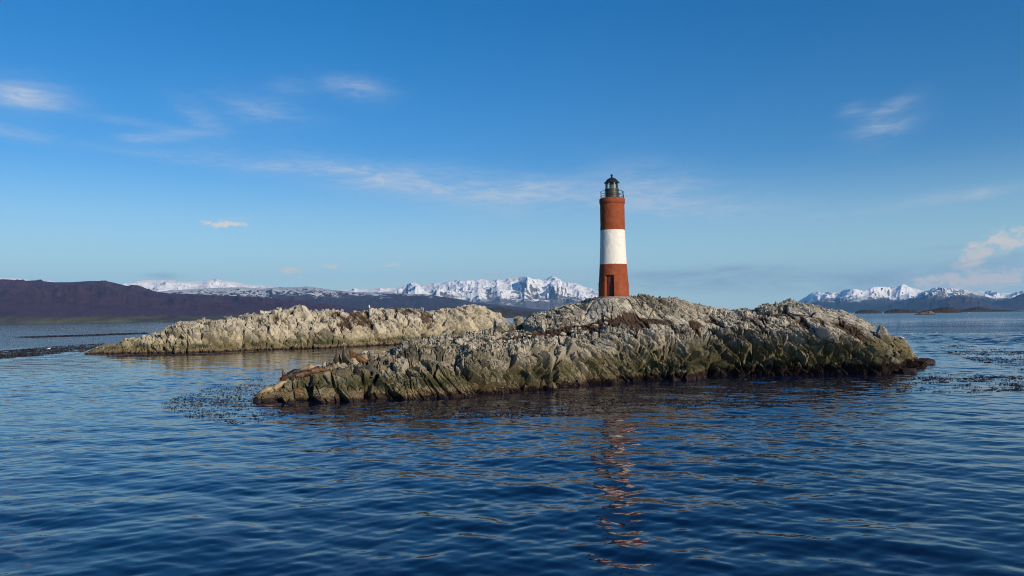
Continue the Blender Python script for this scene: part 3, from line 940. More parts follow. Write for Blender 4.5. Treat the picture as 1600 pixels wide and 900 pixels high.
# ---------------------------------------------------------------- haze
def build_haze():
    bm = bmesh.new()
    box(bm, -27500, 27500, -3000, 27500, -2.8, 1500)
    m = bpy.data.materials.new("thin sea air")
    m.use_nodes = True
    t = NT(m.node_tree)
    t.n.clear()
    v = t.node("ShaderNodeVolumePrincipled")
    v.inputs["Color"].default_value = (0.24, 0.55, 1.0, 1)
    v.inputs["Density"].default_value = 2.7e-5
    v.inputs["Anisotropy"].default_value = 0.0
    out = t.node("ShaderNodeOutputMaterial")
    t.l.new(v.outputs[0], out.inputs["Volume"])
    o = bm_obj("haze", bm, m)
    set_props(o, kind="stuff")
    return o


haze = build_haze()
#OBJECTS
# ---------------------------------------------------------------- lighthouse
def tower_material():
    m, t, b = new_mat("lighthouse stucco")
    co = t.node("ShaderNodeTexCoord").outputs["Object"]
    s = t.node("ShaderNodeSeparateXYZ")
    t.put(s.inputs[0], co)
    n = t.noise(co, 2.2, 6, 0.65)
    nf = t.noise(co, 12.0, 5, 0.7)
    wob = t.math("MULTIPLY", t.math("SUBTRACT", n, 0.5), 0.10)
    z = t.math("ADD", s.outputs[2], wob)
    red = t.mix(t.smooth(n, 0.35, 0.65), (0.29, 0.077, 0.034), (0.235, 0.057, 0.026))
    red = t.mix(t.math("MULTIPLY", t.smooth(nf, 0.62, 0.78), 0.5), red, (0.16, 0.04, 0.022))
    run = t.smooth(t.noise(t.mapping(co, scale=(7, 7, 0.35)), 1.0, 5, 0.65), 0.56, 0.74)
    red = t.mix(t.math("MULTIPLY", run, 0.55), red, (0.12, 0.034, 0.02))
    fade = t.smooth(t.noise(co, 0.9, 4, 0.6), 0.55, 0.72)
    red = t.mix(t.math("MULTIPLY", fade, 0.45), red, (0.36, 0.125, 0.065))
    st = t.noise(t.mapping(co, scale=(5, 5, 0.5)), 1.0, 5, 0.6)
    white = t.mix(t.math("MULTIPLY", t.smooth(st, 0.55, 0.8), 0.5), (0.74, 0.73, 0.69), (0.56, 0.54, 0.48))
    flake = t.math("MULTIPLY", t.smooth(t.noise(co, 7.0, 4, 0.7), 0.66, 0.72), t.math("SUBTRACT", 1.0, t.smooth(s.outputs[2], 3.5, 4.6)))
    white = t.mix(flake, white, (0.24, 0.20, 0.16))
    w = t.math("MULTIPLY", t.smooth(z, 3.20, 3.24), t.math("SUBTRACT", 1.0, t.smooth(z, 6.55, 6.59)))
    col = t.mix(w, red, white)
    t.put(b.inputs["Base Color"], col)
    b.inputs["Roughness"].default_value = 0.88
    b.inputs["Specular IOR Level"].default_value = 0.2
    t.put(b.inputs["Normal"], t.bump(t.math("ADD", t.math("MULTIPLY", n, 1.0), t.math("MULTIPLY", nf, 0.45)), 0.9, 0.09))
    return m


M_tower = tower_material()
M_black = plain("black lantern paint", (0.034, 0.040, 0.030), 0.5, 0.0, 0.3, 5, 0.3)
M_roof = plain("dark lead roof", (0.045, 0.04, 0.05), 0.35, 0.6, 0.3, 4, 0.2)
M_bar = plain("pale glazing bar", (0.62, 0.62, 0.58), 0.5)
M_lens = plain("lens housing", (0.20, 0.23, 0.19), 0.3, 0.0, 0.3, 9)
M_door = plain("dark red door", (0.13, 0.026, 0.015), 0.7, 0.0, 0.25, 5, 0.3)
M_iron = plain("dark iron", (0.03, 0.03, 0.035), 0.5, 0.5)


def glass_material():
    m, t, b = new_mat("lantern glass")
    t.n.clear()
    tr = t.node("ShaderNodeBsdfTransparent")
    tr.inputs[0].default_value = (0.86, 0.93, 0.90, 1)
    gl = t.node("ShaderNodeBsdfGlossy")
    gl.inputs["Roughness"].default_value = 0.03
    fr = t.node("ShaderNodeFresnel")
    fr.inputs[0].default_value = 1.5
    mx = t.node("ShaderNodeMixShader")
    t.put(mx.inputs[0], fr.outputs[0])
    t.l.new(tr.outputs[0], mx.inputs[1])
    t.l.new(gl.outputs[0], mx.inputs[2])
    o = t.node("ShaderNodeOutputMaterial")
    t.l.new(mx.outputs[0], o.inputs[0])
    return m


M_glass = glass_material()


def build_lighthouse():
    root = empty("lighthouse", LH_POS)
    set_props(root, "red and white banded lighthouse tower standing on the rocky island", "lighthouse")
    # tower wall, with the door recess sunk into it
    NS = 360
    zs = np.concatenate([np.linspace(-0.5, 1.46, 60), np.linspace(1.475, 9.25, 220)])
    th = np.linspace(0, 2 * math.pi, NS, endpoint=False)
    T, Z = np.meshgrid(th, zs)
    rp = np.interp(zs, [-0.5, 1.46, 1.475, 3.2, 5.0, 6.6, 9.25], [1.495, 1.465, 1.425, 1.325, 1.245, 1.20, 1.185])
    R = np.repeat(rp[:, None], NS, 1)
    X, Y = np.cos(T), np.sin(T)
    nz = fbm(np.stack([X * 2.6, Y * 2.6, Z * 2.6], -1).reshape(-1, 3), 4, 0.6, seed=77).reshape(T.shape)
    R = R + 0.022 * nz
    ang = (T - math.radians(270 - 24) + math.pi) % (2 * math.pi) - math.pi
    rec = (np.abs(ang) < math.radians(17.5)) & (Z < 2.12)
    R = np.where(rec, 1.06, R)
    P = np.stack([X * R, Y * R, Z], -1)
    o = grid_mesh("tower_wall", P, M_tower, close_u=True)
    o.parent = root
    # door, standing in the recess
    d = empty("door", (0, 0, 0))
    d.parent = root
    bm = bmesh.new()
    seg = 14
    a0, a1 = math.radians(246 - 16.2), math.radians(246 + 16.2)
    for zlo, zhi in ((0.02, 2.08),):
        inner, outer = [], []
        for r_ in (1.08, 1.14):
            for z_ in (zlo, zhi):
                inner.append([bm.verts.new((r_ * math.cos(a0 + (a1 - a0) * i / seg), r_ * math.sin(a0 + (a1 - a0) * i / seg), z_)) for i in range(seg + 1)])
        a_, b_, c_, d_ = inner
        for i in range(seg):
            bm.faces.new((a_[i], a_[i + 1], b_[i + 1], b_[i]))
            bm.faces.new((c_[i], c_[i + 1], d_[i + 1], d_[i]))
            bm.faces.new((a_[i], a_[i + 1], c_[i + 1], c_[i]))
            bm.faces.new((b_[i], b_[i + 1], d_[i + 1], d_[i]))
        bm.faces.new((a_[0], b_[0], d_[0], c_[0]))
        bm.faces.new((a_[-1], b_[-1], d_[-1], c_[-1]))
    bm_obj("door_leaf", bm, M_door, d)
    bm = bmesh.new()
    ah = math.radians(246 + 11)
    tube(bm, [(1.14 * math.cos(ah), 1.14 * math.sin(ah), 1.0), (1.19 * math.cos(ah), 1.19 * math.sin(ah), 1.0), (1.19 * math.cos(ah - 0.1), 1.19 * math.sin(ah - 0.1), 1.0)], 0.016)
    bm_obj("handle", bm, M_iron, d)
    # gallery slab
    bm = bmesh.new()
    lathe(bm, [(1.17, 9.16), (1.235, 9.20), (1.255, 9.26), (1.25, 9.63), (1.215, 9.69), (0.5, 9.70)], 72)
    bm_obj("gallery", bm, M_tower, root, True)
    # lantern
    bm = bmesh.new()
    lathe(bm, [(0.70, 9.69), (0.70, 9.76), (0.668, 9.765), (0.668, 10.14), (0.68, 10.15), (0.68, 10.19), (0.668, 10.20), (0.668, 10.56), (0.70, 10.57), (0.70, 10.64), (0.3, 10.65)], 64)
    bm_obj("lantern_drum", bm, M_black, root)
    gl = empty("lantern_glazing", (0, 0, 0))
    gl.parent = root
    bm = bmesh.new()
    lathe(bm, [(0.645, 10.645), (0.645, 11.24)], 64, False, False)
    bm_obj("pane", bm, M_glass, gl, True)
    for i in range(8):
        a = 2 * math.pi * (i + 0.28) / 8
        bm = bmesh.new()
        box(bm, -0.022, 0.022, -0.022, 0.022, 10.648, 11.238)
        bmesh.ops.transform(bm, matrix=Matrix.Translation((0.655 * math.cos(a), 0.655 * math.sin(a), 0)) @ Matrix.Rotation(a, 4, "Z"), verts=bm.verts[:])
        bm_obj("glazing_bar", bm, M_bar, gl)
    bm = bmesh.new()
    prof = [(0.16, 10.652)]
    for i in range(13):
        z_ = 10.70 + i * 0.036
        prof += [(0.25, z_), (0.275, z_ + 0.018)]
    prof += [(0.16, 11.22)]
    lathe(bm, prof, 40)
    bm_obj("lens", bm, M_lens, root)
    # domed roof
    rf = None
    bm = bmesh.new()
    lathe(bm, [(0.50, 11.235), (0.755, 11.24), (0.775, 11.27), (0.755, 11.31), (0.66, 11.36), (0.60, 11.45), (0.52, 11.55), (0.41, 11.65), (0.28, 11.725), (0.14, 11.765), (0.10, 11.80)], 16)
    rf = bm_obj("roof", bm, M_roof, root)
    bm = bmesh.new()
    lathe(bm, [(0.10, 11.802), (0.075, 11.84), (0.055, 11.87), (0.075, 11.895), (0.115, 11.93), (0.132, 11.98), (0.125, 12.03), (0.09, 12.08), (0.045, 12.105), (0.02, 12.13)], 24)
    bm_obj("vent_ball", bm, M_iron, rf, True)
    # gallery railing: two rings, posts and one bent brace
    rl = empty("railing", (0, 0, 0))
    rl.parent = root
    for z_, dz in ((9.96, 0.02), (10.36, -0.03)):
        bm = bmesh.new()
        tube(bm, [(1.13 * math.cos(2 * math.pi * i / 64), 1.13 * math.sin(2 * math.pi * i / 64), z_ + dz * math.sin(2 * math.pi * i / 64 + 1)) for i in range(64)], 0.022, 6, True)
        bm_obj("rail", bm, M_iron, rl, True)
    for i in range(10):
        a = 2 * math.pi * (i + 0.15) / 10
        if i in (7, 8):
            continue
        bm = bmesh.new()
        tube(bm, [(1.13 * math.cos(a), 1.13 * math.sin(a), 9.68), (1.13 * math.cos(a), 1.13 * math.sin(a), 10.37)], 0.016, 6)
        bm_obj("post", bm, M_iron, rl, True)
    bm = bmesh.new()
    tube(bm, [(0.80, -0.80, 10.40), (0.98, -0.62, 10.18), (1.12, -0.28, 9.94), (1.10, -0.26, 9.72)], 0.028, 6)
    bm_obj("brace", bm, M_iron, rl, True)
    # rubble footing round the base
    bm = bmesh.new()
    lathe(bm, [(1.72, -0.45), (1.70, -0.02), (1.62, 0.05), (1.48, 0.055)], 64, False, False)
    for v in bm.verts:
        v.co += Vector((random.uniform(-.03, .03), random.uniform(-.03, .03), random.uniform(-.02, .02)))
    bm_obj("footing", bm, plain("mortar footing", (0.27, 0.23, 0.18), 0.9, 0, 0.3, 6, 0.6), root)
    return root


lighthouse = build_lighthouse()
bpy.context.view_layer.update()
DG = bpy.context.evaluated_depsgraph_get()


# ---------------------------------------------------------------- finding places on the rock
def hit_px(px, py, isl=None):
    """where the line of sight through a photo pixel meets the rock (stepping down until it does)"""
    isl = isl or near
    for k_ in range(60):
        d = ray(px, py + k_ * 0.5).normalized()
        ok, loc, nrm, _ = isl.ray_cast(CAM, d)
        if ok and loc.z > -0.05:
            return loc
    raise RuntimeError("no rock at %s %s" % (px, py))


def ground(x, y, isl=None):
    ok, loc, nrm, _ = (isl or near).ray_cast(Vector((x, y, 40)), Vector((0, 0, -1)))
    return loc.z if ok else 0.0


# ---------------------------------------------------------------- sea lions
FUR = {}


def fur(name, back, belly):
    if name in FUR:
        return FUR[name]
    m, t, b = new_mat("sea lion fur " + name)
    co = t.node("ShaderNodeTexCoord").outputs["Object"]
    n = t.noise(co, 3.0, 5, 0.6)
    nf = t.noise(t.mapping(co, scale=(1, 1, 1)), 26.0, 4, 0.6)
    s = t.node("ShaderNodeSeparateXYZ")
    t.put(s.inputs[0], co)
    c_ = t.mix(t.smooth(n, 0.35, 0.65), back, belly)
    c_ = t.mix(t.math("MULTIPLY", nf, 0.35), c_, tuple(x * 0.5 for x in back))
    t.put(b.inputs["Base Color"], c_)
    b.inputs["Roughness"].default_value = 0.5
    b.inputs["Specular IOR Level"].default_value = 0.35
    t.put(b.inputs["Normal"], t.bump(nf, 0.4, 0.02))
    FUR[name] = m
    return m


COLS = {
    "orange": ((0.085, 0.040, 0.016), (0.20, 0.098, 0.038)),
    "brown": ((0.045, 0.023, 0.012), (0.100, 0.050, 0.025)),
    "tan": ((0.30, 0.22, 0.13), (0.40, 0.31, 0.19)),
    "grey": ((0.050, 0.038, 0.025), (0.110, 0.084, 0.054)),
    "dark": ((0.022, 0.017, 0.014), (0.05, 0.036, 0.026)),
    "olive": ((0.06, 0.058, 0.038), (0.11, 0.10, 0.065)),
}


def skin_mesh(joints, edges, radii, name, mat, root=0, levels=2):
    me = bpy.data.meshes.new(name)
    me.from_pydata([tuple(j) for j in joints], edges, [])
    tmp = bpy.data.objects.new(name, me)
    COL.objects.link(tmp)
    md = tmp.modifiers.new("skin", "SKIN")
    md.use_smooth_shade = True
    sv = me.skin_vertices[0].data
    for i, r in enumerate(radii):
        sv[i].radius = (r, r) if not isinstance(r, tuple) else r
        sv[i].use_root = (i == root)
    sb = tmp.modifiers.new("sub", "SUBSURF")
    sb.levels = sb.render_levels = levels
    bpy.context.view_layer.update()
    dg = bpy.context.evaluated_depsgraph_get()
    out = bpy.data.meshes.new_from_object(tmp.evaluated_get(dg), depsgraph=dg)
    out.name = name
    bpy.data.objects.remove(tmp)
    bpy.data.meshes.remove(me)
    out.materials.clear()
    out.materials.append(mat)
    out.polygons.foreach_set("use_smooth", [True] * len(out.polygons))
    return out


# relative place along the body (0 tail .. 1 nose) and radius for a 2 m animal
BODY = [(0.00, 0.045), (0.12, 0.115), (0.28, 0.205), (0.45, 0.270), (0.60, 0.285), (0.72, 0.225), (0.82, 0.160), (0.90, 0.130), (0.955, 0.090), (1.0, 0.048)]


def sea_lion(px, py, heading, length, pose, colour, label, girth=1.1, bend=0.0, sink=0.0):
    """heading: where the nose points, in plan (0 = right in the photo, 90 = away)"""
    c = hit_px(px, py)
    h = math.radians(heading)
    sc = length / 2.0
    pts = []
    for (s_, r_) in BODY:
        u = (s_ - 0.45) * length
        a = h + bend * (s_ - 0.45)
        x, y = c.x + u * math.cos(a), c.y + u * math.sin(a)
        pts.append([x, y, ground(x, y), r_ * sc * girth])
    # a stiff body: the straight line that best fits the rock below it, a little bowed to follow it
    z = np.array([p_[2] for p_ in pts])
    uu = np.array([(s_ - 0.45) * length for s_, _r in BODY])
    med = np.median(z)
    zc_ = np.clip(z, med - 0.35 * length, med + 0.35 * length)
    kf = np.polyfit(uu, zc_, 1)
    kf[0] = min(max(kf[0], -0.55), 0.55)
    line = kf[0] * uu + (zc_ - kf[0] * uu).mean()
    res = np.convolve(np.pad(np.clip(zc_ - line, -0.16 * sc, 0.16 * sc), 2, mode="edge"), [0.15, 0.22, 0.26, 0.22, 0.15], "valid")
    z = line + res
    zc = float(np.interp(0, uu, z))
    J = [Vector((p_[0], p_[1], z[i] + p_[3] * 0.95 - sink)) for i, p_ in enumerate(pts)]
    Rr = [p_[3] for p_ in pts]
    hd = Vector((math.cos(h + bend * 0.3), math.sin(h + bend * 0.3), 0))
    if pose == "up":           # propped on the fore flippers, neck straight up, nose lifted
        base = J[3].copy()
        for i, (f, u) in zip(range(4, 10), ((0.11, 0.13), (0.20, 0.36), (0.22, 0.60), (0.20, 0.78), (0.24, 0.92), (0.31, 1.02))):
            J[i] = base + hd * (f * length) + Vector((0, 0, u * length * 0.56))
        Rr[5] *= 0.92
        Rr[6] *= 0.80
        Rr[7] *= 0.88
    elif pose == "look":       # lying, head raised
        base = J[5].copy()
        for i, (f, u) in zip(range(6, 10), ((0.07, 0.10), (0.11, 0.20), (0.16, 0.25), (0.21, 0.26))):
            J[i] = base + hd * (f * length) + Vector((0, 0, u * length))
    elif pose == "curl":       # head turned back along the flank
        side = Vector((-hd.y, hd.x, 0))
        base = J[5].copy()
        for i, (f, u) in zip(range(6, 10), ((0.07, 0.05), (0.08, 0.13), (0.04, 0.18), (-0.02, 0.21))):
            J[i] = base + hd * (f * length) + side * (u * length)
    elif pose == "hang":       # head lowered over the edge
        base = J[5].copy()
        for i, (f, u) in zip(range(6, 10), ((0.09, -0.04), (0.15, -0.10), (0.19, -0.17), (0.21, -0.24))):
            J[i] = base + hd * (f * length) + Vector((0, 0, u * length))
    edges = [(i, i + 1) for i in range(9)]
    ax = (J[4] - J[3]).normalized()
    side = ax.cross(Vector((0, 0, 1)))
    side = side.normalized() if side.length > 0.05 else Vector((-hd.y, hd.x, 0))
    sh = 5 if pose != "up" else 4
    for sg in (1, -1):         # fore flippers
        b0 = J[sh] + side * sg * Rr[sh] * 0.75 - Vector((0, 0, Rr[sh] * 0.35))
        e = b0 + side * sg * 0.20 * sc - ax * 0.05 * sc
        tip = e + side * sg * 0.16 * sc - hd * 0.20 * sc
        for v in (e, tip):
            v.z = min(max(ground(v.x, v.y), b0.z - 0.32 * sc), b0.z + 0.05 * sc) + 0.04 * sc
        k_ = len(J)
        J += [b0, e, tip]
        Rr += [0.11 * sc, 0.075 * sc, 0.040 * sc]
        edges += [(sh, k_), (k_, k_ + 1), (k_ + 1, k_ + 2)]
    t0 = (J[0] - J[1]).normalized()
    ts = t0.cross(Vector((0, 0, 1))).normalized()
    for sg in (1, -1):         # hind flippers
        m1 = J[0] + t0 * 0.10 * sc + ts * sg * 0.06 * sc
        m2 = J[0] + t0 * 0.30 * sc + ts * sg * 0.15 * sc
        for v in (m1, m2):
            v.z = max(v.z, min(ground(v.x, v.y), J[0].z + 0.15) + 0.035 * sc)
        k_ = len(J)
        J += [m1, m2]
        Rr += [0.055 * sc, 0.035 * sc]
        edges += [(0, k_), (k_, k_ + 1)]
    for sg in (1, -1):         # small ear flaps
        ha = (J[8] - J[7]).normalized()
        hs_ = ha.cross(Vector((0, 0, 1)))
        hs_ = hs_.normalized() if hs_.length > 0.05 else side
        k_ = len(J)
        J += [J[7] + hs_ * sg * Rr[7] * 1.1 - ha * 0.03 * sc]
        Rr += [0.022 * sc]
        edges += [(7, k_)]
    org = Vector((c.x, c.y, zc))
    me = skin_mesh([j - org for j in J], edges, Rr, "sea_lion", fur(colour, *COLS[colour]), root=4)
    o = bpy.data.objects.new("sea_lion", me)
    o.location = org
    COL.objects.link(o)
    set_props(o, label, "sea lion", "sea lions resting on the tip of the near island")
    return o


LIONS = [
    (416, 610, 20, 1.45, "flat", "tan", "tan sea lion lying lowest, just above the island's pointed tip", 1.0, 0.3),
    (439, 603, 200, 1.35, "curl", "tan", "pale buff sea lion hunched in a curl above the one by the tip", 1.1, 0.0),
    (461, 612, 5, 1.05, "flat", "orange", "small orange brown sea lion lying alone on the low ledge near the waterline", 1.15, 0.0),
    (446, 593, 250, 1.3, "hang", "brown", "brown sea lion with its head hanging down below the grizzled grey one", 1.15, 0.0),
    (447, 592, 215, 1.05, "up", "grey", "grizzled grey sea lion with raised head at the left edge of the upper group", 1.15, 0.0),
    (461, 585, 184, 1.35, "curl", "dark", "black sea lion showing its humped back against the water behind the group", 1.05, 0.0),
    (474, 590, 207, 1.9, "hang", "brown", "long chestnut brown sea lion draped down over the rock", 0.95, 0.0),
    (484, 577, 10, 1.6, "flat", "tan", "sandy sea lion stretched along the ridge behind the chestnut one", 1.15, 0.0),
    (497, 581, 205, 1.5, "flat", "orange", "ochre brown sea lion with its hind flippers pointing up the ridge", 1.15, 0.0),
    (527, 572, 285, 1.65, "up", "grey", "slim grey brown sea lion sitting upright, the left of the two with necks raised", 1.3, 0.0),
    (543, 568, 250, 1.95, "up", "grey", "large grey brown sea lion sitting tallest with its nose to the sky", 1.05, 0.0),
    (549, 569, 190, 1.0, "flat", "brown", "rusty brown sea lion lying at the foot of the tallest upright one", 0.9, 0.0),
    (561, 565, 165, 1.75, "look", "orange", "orange flanked sea lion with a raised head right of the tallest one", 1.15, 0.0),
    (557, 575, 300, 1.3, "hang", "dark", "black sea lion sprawled down the slope below the orange flanked one", 1.15, 0.0),
    (577, 574, 345, 1.9, "hang", "olive", "dark olive sea lion stretched out farthest right with its head hanging down the slab", 0.85, 0.0),
    (490, 602, 285, 0.95, "up", "dark", "dark brown sea lion pup sitting up in the middle of the steep face", 1.15, 0.0),
    (508, 605, 215, 1.1, "flat", "dark", "black sea lion lying in the cleft right of the sitting pup", 0.9, 0.0),
]
for L_ in LIONS:
    sea_lion(*L_)


# ---------------------------------------------------------------- loose rocks
def rock_bm(sx, sy, sz, seed, cuts=14, taper=0.0):
    rng = random.Random(seed)
    bm = bmesh.new()
    bmesh.ops.create_icosphere(bm, subdivisions=5, radius=1.0)
    planes = []
    for _ in range(cuts):
        v = Vector((rng.gauss(0, 1), rng.gauss(0, 1), rng.gauss(0, 1))).normalized()
        planes.append((v, rng.uniform(0.55, 0.85)))
    for v in bm.verts:
        d = v.co.normalized()
        r = 1.05
        for (nv, dist) in planes:
            k_ = d.dot(nv)
            if k_ > 0.05:
                r = min(r, dist / k_)
        v.co = d * r
    arr = np.array([v.co[:] for v in bm.verts])
    n1 = fbm(arr * 3.0, 4, 0.55, seed=seed)
    for v, q_ in zip(bm.verts, n1):
        v.co *= 1 + 0.07 * q_
        tp = 1 - taper * (v.co.z + 0.8) / 1.6
        v.co = Vector((v.co.x * sx * tp, v.co.y * sy * tp, v.co.z * sz))
    return bm


def boulder(px, py, sx, sy, sz, seed, label, mat=None, rot=0.0, lean=0.0, isl=None, lift=0.55, group=None, at_sea=False, taper=0.0):
    p_ = sea(px, py) if at_sea else hit_px(px, py, isl)
    bm = rock_bm(sx, sy, sz, seed, taper=taper)
    o = bm_obj("boulder", bm, mat or M_near, None, False)
    o.location = (p_.x, p_.y, p_.z + sz * lift)
    o.rotation_euler = (0, lean, rot)
    set_props(o, label, "boulder", group)
    return o


M_stone = plain("pale loose stone", (0.40, 0.37, 0.31), 0.9, 0, 0.25, 5, 0.5)
boulder(811, 514, 0.75, 0.8, 0.95, 5, "big pale squarish boulder on the shore between the two islands", lift=0.6)
boulder(797, 517, 0.55, 0.6, 0.62, 8, "dark sided boulder leaning against the big pale squarish one", rot=0.7, lift=0.5)
boulder(782, 516, 1.1, 0.8, 0.75, 12, "long shadowed boulder sloping to the lagoon, leftmost beside the big pale one", rot=0.5, lean=0.35, lift=0.3)
boulder(849, 519, 0.20, 0.2, 0.72, 3, "slim pale stone standing upright on the brown soil", mat=M_stone, lean=-0.14, lift=0.75)
boulder(845, 505, 0.42, 0.35, 0.26, 4, "white stone lying behind the slim upright one", mat=M_stone, lift=0.5)
boulder(865, 609, 0.42, 0.4, 0.55, 15, "pointed little rock poking out of the water off the near shore", at_sea=True, lift=0.15)
boulder(1419, 583, 1.0, 0.7, 0.5, 16, "low dark rock awash at the right end of the near island", at_sea=True, lift=0.05)
boulder(1444, 568, 1.2, 0.8, 0.55, 17, "low brown skerry trailing off the right point of the near island", at_sea=True, lift=0.1)
boulder(139, 553.5, 1.0, 0.7, 0.30, 18, "flat tan rock awash at the left tip of the far island", mat=M_far, at_sea=True, lift=0.3)
boulder(127, 549, 0.6, 0.5, 0.22, 19, "tiny tan rock awash left of the far island's tip", mat=M_far, at_sea=True, lift=0.3)
boulder(1381, 528, 1.25, 1.0, 1.5, 20, "tooth shaped rock standing up near the right end of the island", lean=-0.12, lift=0.15, taper=0.72)
STONE_PX = [(703, 531), (716, 536), (728, 533), (741, 538), (752, 533), (766, 536), (775, 541), (788, 534), (800, 528), (812, 531), (826, 527), (838, 531), (857, 524), (868, 529), (880, 523), (893, 519), (905, 514), (861, 512), (835, 513), (828, 519), (873, 507), (760, 526), (806, 540), (846, 538), (915, 521), (930, 510), (947, 506), (735, 528), (780, 527), (820, 536)]
rs = random.Random(5)
src = [rock_bm(1, 0.8, 0.6, 40 + i, 10) for i in range(5)]
stone_meshes = []
for b_ in src:
    me_ = bpy.data.meshes.new("stone")
    b_.to_mesh(me_)
    b_.free()
    me_.materials.append(M_stone)
    stone_meshes.append(me_)
for i, (px, py) in enumerate(STONE_PX):
    p_ = hit_px(px, py)
    o = bpy.data.objects.new("stone", stone_meshes[i % 5])
    s_ = rs.uniform(0.14, 0.34)
    o.scale = (s_, s_, s_)
    o.location = (p_.x, p_.y, p_.z + s_ * 0.25)
    o.rotation_euler = (rs.uniform(-.3, .3), rs.uniform(-.3, .3), rs.uniform(0, 6))
    COL.objects.link(o)
    set_props(o, "pale angular stone strewn over the brown soil left of the lighthouse", "stone", "pale stones strewn over the brown soil")


# ---------------------------------------------------------------- birds
M_white = plain("white plumage", (0.80, 0.80, 0.78), 0.7)
M_greyw = plain("grey wing", (0.20, 0.21, 0.23), 0.7)
M_bill = plain("yellow bill", (0.55, 0.35, 0.06), 0.5)


def bird(loc, rotz, size, label, flying=False, afloat=False, upright=False, parts=True):
    root = empty("seagull" if not upright else "cormorant", loc, rotz)
    s = size
    if upright:
        J = [(-0.10, 0, 0.12), (-0.02, 0, 0.25), (0.03, 0, 0.42), (0.05, 0, 0.56), (0.06, 0, 0.66), (0.11, 0, 0.69)]
        Rr = [0.05, 0.11, 0.12, 0.065, 0.055, 0.03]
    else:
        J = [(-0.24, 0, 0.20), (-0.12, 0, 0.19), (0.0, 0, 0.19), (0.12, 0, 0.22), (0.18, 0, 0.31), (0.24, 0, 0.33)]
        Rr = [0.03, 0.075, 0.10, 0.085, 0.058, 0.04]
    dz = -0.12 if afloat else 0.0
    J = [Vector((a, b_, c_ + dz)) * s for a, b_, c_ in J]
    me = skin_mesh(J, [(i, i + 1) for i in range(5)], [r * s for r in Rr], "body", M_white, 2)
    o = bpy.data.objects.new("body", me)
    COL.objects.link(o)
    o.parent = root
    bm = bmesh.new()
    tip = J[5]
    lathe(bm, [(0.018 * s, 0), (0.012 * s, 0.05 * s), (0.003 * s, 0.09 * s)], 8)
    bmesh.ops.transform(bm, matrix=Matrix.Translation(tip + Vector((0.02 * s, 0, 0))) @ Matrix.Rotation(math.pi / 2 + 0.1, 4, "Y"), verts=bm.verts[:])
    bm_obj("bill", bm, M_bill, root, True)
    for sg in (1, -1):
        bm = bmesh.new()
        if flying:
            q_ = [(0.10, 0.05, 0.21), (0.13, 0.35, 0.36), (0.02, 0.68, 0.30), (-0.06, 0.62, 0.29), (-0.02, 0.34, 0.34), (-0.10, 0.05, 0.20)]
        elif upright:
            q_ = [(0.0, 0.10, 0.46), (0.05, 0.115, 0.36), (0.02, 0.10, 0.2), (-0.12, 0.06, 0.08), (-0.14, 0.05, 0.12), (-0.08, 0.08, 0.36)]
        else:
            q_ = [(0.12, 0.07, 0.25), (0.08, 0.095, 0.19), (-0.05, 0.095, 0.16), (-0.32, 0.03, 0.20), (-0.32, 0.025, 0.22), (-0.05, 0.07, 0.27)]
        up = [bm.verts.new(Vector((a, sg * b_, c_ + dz)) * s) for a, b_, c_ in q_]
        dn = [bm.verts.new(Vector((a, sg * (b_ + (0 if flying else 0.012)), c_ + dz + (0.012 if flying else 0.004))) * s) for a, b_, c_ in q_]
        bm.faces.new(up)
        bm.faces.new(dn[::-1])
        for i in range(6):
            bm.faces.new((up[i], up[(i + 1) % 6], dn[(i + 1) % 6], dn[i]))
        bm_obj("wing", bm, M_greyw, root)
    if not flying and not afloat:
        for sg in (1, -1):
            bm = bmesh.new()
            tube(bm, [Vector((0.0, sg * 0.04, 0.16)) * s, Vector((0.0, sg * 0.045, 0.01)) * s, Vector((0.05, sg * 0.05, 0.0)) * s], 0.010 * s, 6)
            bm_obj("leg", bm, M_bill, root)
    set_props(root, label, "bird")
    return root


gp = hit_px(1410.5, 531)
bird(gp, math.pi * 0.9, 1.0, "white gull perched on the dark rock at the right end of the island")
bird(at(1463, 523, 140), 0.3, 1.1, "white gull flying low over open water right of the island", flying=True)
fp0 = hit_px(577, 481, far)
bird(fp0, 2.4, 1.25, "pale slim bird standing upright on the crest of the far island", upright=True)
bp0 = sea(76, 546)
bird(bp0, 0.4, 1.5, "white gull afloat on the dark kelp left of the far island", afloat=True)

# ---------------------------------------------------------------- boats
M_hull = plain("white boat paint", (0.78, 0.78, 0.76), 0.4)
M_win = plain("dark boat window", (0.02, 0.025, 0.03), 0.15)
M_keel = plain("dark boat bottom", (0.03, 0.035, 0.06), 0.5)


